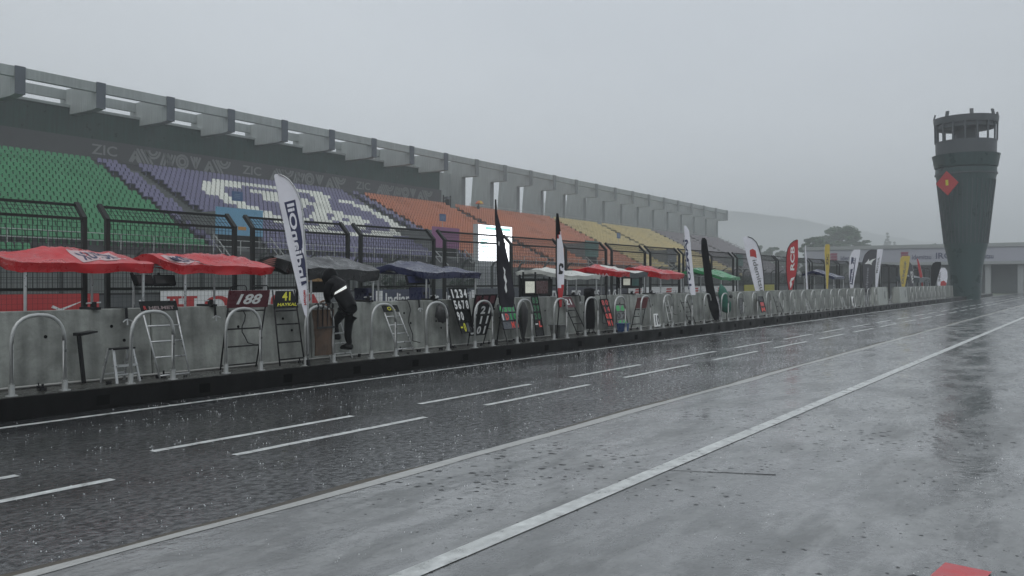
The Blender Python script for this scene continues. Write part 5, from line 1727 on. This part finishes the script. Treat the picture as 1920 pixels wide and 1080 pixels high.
for nm, c, yaw in (('shoe', Vector((-.01, .0, .175)), -.2), ('shoe', Vector((-.04, .28, .345)), 0)):
    mb = MB()
    prof = [(-.12, .0), (-.13, .05), (-.10, .11), (-.02, .13), (.03, .10), (.12, .07), (.165, .045), (.17, .0)]
    mb.prism(prof, c + Vector((-.045, 0, 0)), (0, 1, 0), (0, 0, 1), (.09, 0, 0))
    mb.build(nm, M_BOARDBLK, person, bevel=.018, smooth=True)
for wrist, dr in ((J[14][0], Vector((-.05, .9, -.35))), (J[17][0], Vector((0, 1, -.15)))):
    dr = dr.normalized()
    sd = dr.cross(Z).normalized()
    jj = [(wrist, (.026, .022)), (wrist + dr * .045, (.038, .018)), (wrist + dr * .085, (.040, .015))]
    bb = [(0, 1), (1, 2)]
    for q, (off, ln) in enumerate(((-.033, .066), (-.011, .078), (.011, .074), (.032, .058))):
        b0 = len(jj)
        jj += [(wrist + dr * .098 + sd * off, (.0095, .0095)), (wrist + dr * (.098 + ln * .5) + sd * off * 1.15 - Z * .006, (.009, .009)), (wrist + dr * (.098 + ln) + sd * off * 1.2 - Z * .022, (.0075, .0075))]
        bb += [(2, b0), (b0, b0 + 1), (b0 + 1, b0 + 2)]
    b0 = len(jj)
    jj += [(wrist + dr * .05 - sd * .048, (.012, .012)), (wrist + dr * .085 - sd * .068 - Z * .01, (.010, .010))]
    bb += [(1, b0), (b0, b0 + 1)]
    skin_body('hand', jj, bb, M_SKIN, person, 0, 1)
# spectator under a bright umbrella at the top of the stand
us, uD = S(897, 74.0), 74.0
uz = stand_z(us, RZ) - .45
sp = thing('person', 'distant standing person in dark clothing under the red and yellow umbrella', 'person', None, (us, uD, uz))
J2 = [((0, 0, .92), .13), ((0, 0, 1.18), .14), ((0, 0, 1.38), .15), ((0, 0, 1.5), .055), ((0, -.02, 1.62), (.085, .095)), ((0, -.02, 1.72), .07), ((.09, 0, .85), .09), ((.1, 0, .47), .06), ((.1, .02, .08), .045), ((-.09, 0, .85), .09), ((-.1, 0, .47), .06), ((-.1, .02, .08), .045),
      ((.2, 0, 1.36), .05), ((.24, -.05, 1.1), .04), ((.12, -.2, 1.2), .035), ((-.2, 0, 1.36), .05), ((-.25, 0, 1.08), .04), ((-.25, -.08, .85), .035)]
J2 = [(Vector(a), b) for a, b in J2]
skin_body('body', J2, [(0, 1), (1, 2), (2, 3), (3, 4), (4, 5), (0, 6), (6, 7), (7, 8), (0, 9), (9, 10), (10, 11), (2, 12), (12, 13), (13, 14), (2, 15), (15, 16), (16, 17)], M_DARKBAG, sp, 0, 1)
um = thing('umbrella', 'red and yellow umbrella held open at the top row of the orange seats', 'umbrella', None, (us + .05, uD - .15, uz + 1.75))
mb = MB()
n_ = 16
for k in range(6):
    th = (PI * .42) * k / 5
    for j in range(n_):
        a = 2 * PI * j / n_
        mb.v.append((.62 * math.sin(th) * math.cos(a), .62 * math.sin(th) * math.sin(a), .62 * math.cos(th) - .22))
for k in range(5):
    for j in range(n_):
        a, b = k * n_ + j, k * n_ + (j + 1) % n_
        mb.f.append([a, b, b + n_, a + n_]); mb.m.append((j // 2) % 3)
mb.build('cover', [M_REDGLOW, mat('orange_cloth', (.6, .2, .05), .5), mat('sun_yellow_cloth', (.6, .45, .06), .5)], um)
mb = MB(); mb.tube([(0, 0, -.55), (0, 0, .45)], .012, 6); mb.build('shaft', M_BLACKM, um)
# rain-covered camera post at the end of the green wall
cs = S(838, 74.5)
cz = stand_z(cs, RZ)
t = thing('camera_stand', 'dark camera stand under a grey rain cover at the end of the green wall', 'camera', None, (cs, 74.5, cz))
mb = MB(); mb.lathe([(.5, .0), (.42, .9), (.34, 1.3), (.05, 1.38)], n=8); mb.build('rain_cover', M_BOARDBLK, t)
mb = MB(); mb.hexa([(-.42, -.4, 1.38), (.42, -.4, 1.38), (.42, .4, 1.38), (-.42, .4, 1.38), (-.25, -.3, 1.72), (.25, -.3, 1.72), (.25, .3, 1.72), (-.25, .3, 1.72)]); mb.build('grey_top', M_SLATE, t, bevel=.03)
mb = MB()
for sx_ in (-.75, .75): mb.bar((sx_, 0, 0), (sx_, 0, 1.9), .14, .14)
mb.build('side_post', M_BOARDBLK, t)

# ================================================================ PLANTS, TREES
def leaf_cloud(mb, c, rad, n, size, r, flat=1.0):
    for _ in range(n):
        while True:
            d = Vector((r.uniform(-1, 1), r.uniform(-1, 1), r.uniform(-1, 1)))
            if 0.05 < d.length < 1: break
        d = d * (0.55 + 0.45 * r.random()) if r.random() < .7 else d
        p = Vector(c) + Vector((d.x * rad, d.y * rad, d.z * rad * flat))
        a = Vector((r.uniform(-1, 1), r.uniform(-1, 1), r.uniform(-.6, .6))).normalized() * size * r.uniform(.6, 1.3)
        b = a.cross(Vector((r.uniform(-1, 1), r.uniform(-1, 1), r.uniform(-1, 1)))).normalized() * size * r.uniform(.35, .7)
        mb.poly([p - a, p + b, p + a, p - b])
def broad_tree(label, base, height, width, r, n=95, m=M_LEAF, size=.42, per=110, flat=.45, group='far trees', low=.22):
    """tapered trunk, spreading limbs and a loose dome of flattened leaf clumps with gaps"""
    t = thing('broadleaf_tree', label, 'tree', group, base)
    tr = MB()
    tr.tube([(0, 0, -.2), (width * .01, 0, height * .2), (width * .03, 0, height * .45), (width * .02, 0, height * .8)], width * .03, 8, r_end=width * .008)
    cl = MB()
    for q in range(n):
        a = r.uniform(0, 2 * PI)
        f = min(1.0, (r.randrange(7) + r.random() * .8) / 6.7)
        z = height * (low + (1 - low) * f)
        env = max(.10, (1 - max(0, (f - .25) / .80) ** 2.0)) ** .5 * (.62 + .38 * min(1, f / .3))
        env *= 1 + .28 * noise.noise(Vector((math.cos(a) * 1.7, math.sin(a) * 1.7, f * 3 + width)))
        rr = width * .5 * env * r.uniform(.35, 1.0)
        e = Vector((rr * math.cos(a), rr * math.sin(a), z))
        if q % 4 == 0:
            s0 = Vector((width * .02, 0, max(height * .15, z - rr * .6)))
            tr.tube([s0, lerp(s0, e, .5) + Z * .03 * height, e], width * .009, 5, r_end=width * .003)
        leaf_cloud(cl, e, width * r.uniform(.045, .10), per, size, r, flat if q % 5 < 3 else min(.8, flat * 2))
    tr.build('trunk', M_BARK, t, smooth=True)
    cl.build('crown', m, t)
    return t
def conifer(label, base, height, width, r, m=M_LEAFD, lean=0):
    t = thing('conifer_tree', label, 'tree', 'far trees', base)
    tr = MB(); tr.tube([(0, 0, -.2), (0, 0, height * .95)], width * .04, 7, r_end=.04); tr.build('trunk', M_BARK, t, smooth=True)
    cl = MB()
    lv = 16
    for k in range(lv):
        f = k / lv
        z = height * (.12 + .86 * f)
        reach = width * .42 * (1 - f) ** 1.05
        for q in range(max(3, int(8 * (1 - f)) + 2)):
            a = r.uniform(0, 2 * PI)
            leaf_cloud(cl, (reach * r.uniform(.3, 1) * math.cos(a), reach * r.uniform(.3, 1) * math.sin(a), z), width * (.05 + .10 * (1 - f)), 60, width * (.02 + .025 * (1 - f)), r, .9)
    cl.build('crown', m, t)
    return t
tr_ = random.Random(3)
def at_s(px, D): return Vector((S(px, D), D, 0))
for px, D, top, wid, kw, lab in ((1578, 72, 429, 116, dict(n=230, size=.42, per=110, low=.22, flat=.34), 'large spreading tree with layered crown behind the white gantry'),
        (1527, 66, 447, 66, dict(n=130, size=.38, per=100, low=.28, flat=.36), 'smaller spreading tree at the left foot of the largest tree'),
        (1450, 100, 466, 46, dict(size=.7, n=60), 'low rounded tree left of the red feather flag'), (1478, 108, 472, 40, dict(size=.7, n=60), 'low pale tree right behind the red feather flag'),
        (1425, 118, 462, 30, dict(size=.8, n=60), 'low hazy tree beyond the open end of the grandstand'), (1750, 44, 461, 34, dict(size=.7, n=60), 'round tree top rising behind the gantry beside the tower'),
        (1850, 34, 478, 60, dict(size=.9, n=70), 'hazy tree right of the tower'), (1885, 30, 470, 70, dict(size=1.0, n=70), 'taller hazy tree at the far end of the pit lane'),
        (1925, 26, 476, 80, dict(size=1.0, n=70), 'hazy tree at the right end of the far tree row'), (1815, 38, 484, 50, dict(size=.8, n=60), 'small hazy tree just behind the tower foot')):
    p = at_s(px, D); zz = zc(px, D)
    broad_tree(lab, p, EYE + (527 - top) * zz / 1600, wid * zz / 1600, tr_, **kw)
p = at_s(1664, 120); zz = zc(1664, 120)
conifer('pale pointed conifer standing alone in the haze', p, EYE + (527 - 431) * zz / 1600, 46 * zz / 1600, tr_)
p = at_s(1677, 121); zz = zc(1677, 121)
conifer('shorter hazy conifer at the right side of the pointed one', p, EYE + (527 - 449) * zz / 1600, 40 * zz / 1600, tr_)
def shrub(label, px, D, top, wid):
    zz = zc(px, D)
    h = EYE + (527 - top) * zz / 1600
    t = thing('shrub', label, 'shrub', 'shrubs on the verge', at_s(px, D))
    mb = MB()
    for q in range(6): mb.tube([(0, 0, -.05), (wid * .3 * math.cos(q), wid * .3 * math.sin(q), h * .6)], .03, 5, r_end=.01)
    mb.build('stem', M_BARK, t)
    mb = MB()
    for q in range(16): leaf_cloud(mb, (tr_.uniform(-.42, .42) * wid, tr_.uniform(-.3, .3) * wid, h * tr_.uniform(.3, .88)), wid * .2, 70, .12, tr_, .9)
    mb.build('leaves', M_LEAFD, t)
shrub('leafy shrub on the verge seen below the navy canopy', 712, 32, 519, 2.2)
shrub('smaller shrub on the verge left of the tilted monitor', 742, 33, 524, 1.6)
shrub('broad shrub on the verge right of the navy canopy', 878, 32, 512, 2.6)
shrub('shrub on the verge beside the drooping black flag', 905, 33, 516, 2.4)
shrub('dark shrub on the verge far behind the green canopy', 1395, 34, 512, 4.0)
shrub('dark shrub on the verge behind the red feather flag', 1492, 34, 511, 4.5)

# ================================================================ GANTRY ACROSS THE TRACK
GS = 138.0
ga = thing('gantry_bridge', 'long pale gantry building spanning the track with red emblems and dark lettering', 'gantry', None, (GS, 0, 0))
mb = MB()
mb.box(0, 6, 9.0, 40.0, 4.55, 6.55); mb.build('fascia', M_GANTRY, ga)
mb = MB(); mb.box(-.15, 6.1, 8.8, 40.2, 6.56, 7.1); mb.build('roof_edge', M_GANTRYG, ga)
mb = MB(); mb.box(-.1, 6.1, 8.9, 40.1, 4.1, 4.54); mb.build('lower_edge', M_GANTRYG, ga)
for y in (10.0, 14.0, 28.6, 33.5, 39.2):
    mb = MB(); mb.box(.5, 1.3, y, y + .7, -.1, 4.09); mb.build('column', M_GANTRYG, ga)
mb = MB(); mb.box(3.0, 3.3, 9.5, 40, -.1, 4.09); mb.build('back_screen', M_GREENWALL if False else mat('grey_screening', (.13, .15, .15), .6, vary=.2, scale=.3), ga)
def gtext(body, y0, y1, z0, z1, m):
    q = MB(); lay_text(q, body, (-.02, y0, z0), (0, y1 - y0, 0), (0, 0, z1 - z0), bold=.02); q.build('lettering', m, ga)
for y in (36.0, 25.8, 17.6):
    q = MB()
    for k in range(3): q.prism([(0, 0), (-1.0, 0), (-1.15, .36), (-.12, .36)], (-.03, y, 4.85 + .42 * k), (0, 1, 0), (0, 0, 1), (-.03, 0, 0))
    q.build('red_emblem', mat('muted_red_print', (.25, .06, .1), .5), ga)
gtext('idemitsu', 24.2, 21.6, 4.9, 5.6, M_NAVY)
gtext('IRGS', 21.0, 18.4, 4.95, 5.85, M_NAVY)
gtext('FIM ASIA', 18.3, 15.2, 6.63, 7.0, M_NAVY)
gtext('idemitsu', 16.2, 13.6, 4.9, 5.6, M_NAVY)
gtext('idemitsu', 34.4, 31.6, 4.9, 5.6, M_NAVY)

# ================================================================ CONTROL TOWER
TS, TD = 90.0, 11.15
TR = 0.8
ct = thing('control_tower', 'round teal control tower widening upward with an open railed top and red emblem', 'tower', None, (TS, TD, 0))
def lathe_part(name, prof, m, n=40, parent=ct):
    q = MB(); prof = [(r * TR, z) for r, z in prof]; q.lathe(prof, n=n); return q.build(name, m, parent, smooth='auto')
lathe_part('tapered_shaft', [(1.55, 0), (1.75, 3.0), (2.25, 5.0), (2.75, 8.6), (3.05, 11.0), (3.22, 11.7), (3.22, 12.2)], M_TOWER)
lathe_part('shaft_collar', [(3.05, 11.62), (3.3, 11.62), (3.3, 11.74), (3.05, 11.74)], M_TOWERG)
lathe_part('rim', [(3.0, 12.2), (3.32, 12.32), (3.55, 13.35), (3.60, 13.45), (3.3, 13.45)], M_TOWER)
lathe_part('drum', [(3.18, 13.46), (3.22, 14.75), (3.0, 14.75)], M_TOWERG)
lathe_part('core', [(1.1, 14.7), (1.1, 16.6)], M_TOWERG, 24)
lathe_part('top_ring', [(2.75, 16.35), (3.35, 16.35), (3.42, 16.75), (3.42, 16.95), (2.75, 16.95), (2.75, 16.35)], M_TOWERG)
lathe_part('lower_ring', [(2.3, 15.9), (3.1, 15.95), (3.1, 16.34), (2.3, 16.30)], M_TOWERG)
for k in range(16):
    a = 2 * PI * k / 16 + .1
    q = MB(); q.tube([(3.2 * TR * math.cos(a), 3.2 * TR * math.sin(a), 14.7), (3.24 * TR * math.cos(a), 3.24 * TR * math.sin(a), 16.36)], .09, 6); q.build('railing_post', M_TOWERG, ct)
for k in range(8):
    a = 2 * PI * k / 8 + .3
    q = MB(); q.bar((3.4 * TR * math.cos(a), 3.4 * TR * math.sin(a), 16.9), (3.25 * TR * math.cos(a), 3.25 * TR * math.sin(a), 17.4), .3, .12, (math.cos(a), math.sin(a), 0)); q.build('fin_block', M_TOWERG, ct)
q = MB()
for k in range(36):
    a = 2 * PI * k / 36
    q.bar((2.30 * TR * math.cos(a), 2.30 * TR * math.sin(a), 5.2), (3.08 * TR * math.cos(a), 3.08 * TR * math.sin(a), 11.1), .07, .07, (math.cos(a), math.sin(a), 0))
q.build('mullions', M_TOWERG, ct)
fa = math.atan2(-TD, -TS) - .40
u = Vector((math.cos(fa), math.sin(fa), 0)); sd = Vector((-u.y, u.x, 0))
q = MB()
q.prism([(0, 9.5), (1.0, 10.6), (0, 11.7), (-1.0, 10.6)], u * TR * 3.15, sd, (u * .12 + Z), u * .08); pr = q.build('red_emblem', M_RED, ct)
q = MB(); q.prism([(-.12, 10.4), (.12, 10.4), (.12, 10.9), (-.12, 10.9)], u * TR * 3.25, sd, (u * .12 + Z), u * .01); q.build('yellow_mark', M_YELLOW, pr)

# ================================================================ RAIN
rr = random.Random(21)
mb = MB()
for q_ in range(100000):
    d = rr.random() ** .75 * 34 + 4.5 if q_ < 24000 else rr.uniform(15, 62)  # most drops lie far off, added to brighten the distant lane
    px = rr.uniform(-150, 2050)
    x = d * ratio(px)
    p = Vector((x * SA + d * CA, -x * CA + d * SA, 0))
    if p.y > 10.8 or (p.y < 5.1 and rr.random() < .75): continue
    if p.y < 3.0 and d > 12: continue
    if noise.noise(Vector((p.x * .55, p.y * 1.1, 3))) + .35 * rr.uniform(-1, 1) < -.05: continue
    s_ = rr.uniform(.0025, .0075)
    h = abs(rr.gauss(0, .012)) + .003
    n_ = 1 + int(rr.random() * 2)
    for q in range(n_):
        c = p + Vector((rr.uniform(-.03, .03), rr.uniform(-.03, .03), h * rr.random()))
        s2 = s_ * rr.uniform(.5, 1)
        v = [c + Vector((s2, 0, 0)), c + Vector((-s2 * .5, s2 * .86, 0)), c + Vector((-s2 * .5, -s2 * .86, 0)), c + Vector((0, 0, s2 * 1.8))]
        for f in ((0, 1, 2), (0, 1, 3), (1, 2, 3), (2, 0, 3)): mb.poly([v[k] for k in f])
o = mb.build('rain_splashes', M_DROP)
o['kind'] = 'stuff'
o['label'] = 'rain drops splashing on the wet lane, whitened and thickened to lighten its far end'
o['category'] = 'rain'

# ================================================================ HAZE (rain-filled air)
hz = bpy.data.materials.new('rain_haze')
hz.use_nodes = True
hn, hl = hz.node_tree.nodes, hz.node_tree.links
hn.clear()
ho_ = hn.new('ShaderNodeOutputMaterial')
pv = hn.new('ShaderNodeVolumePrincipled')
pv.inputs['Color'].default_value = (0.93, 0.955, 0.97, 1)
pv.inputs['Density'].default_value = 0.0017
pv.inputs['Anisotropy'].default_value = 0.1
hl.new(pv.outputs['Volume'], ho_.inputs['Volume'])
mb = MB(); mb.box(-350, 1700, -450, 1500, -2, 90)
h = mb.build('haze', hz)
h['kind'] = 'stuff'
h['label'] = 'grey rain haze filling the air'
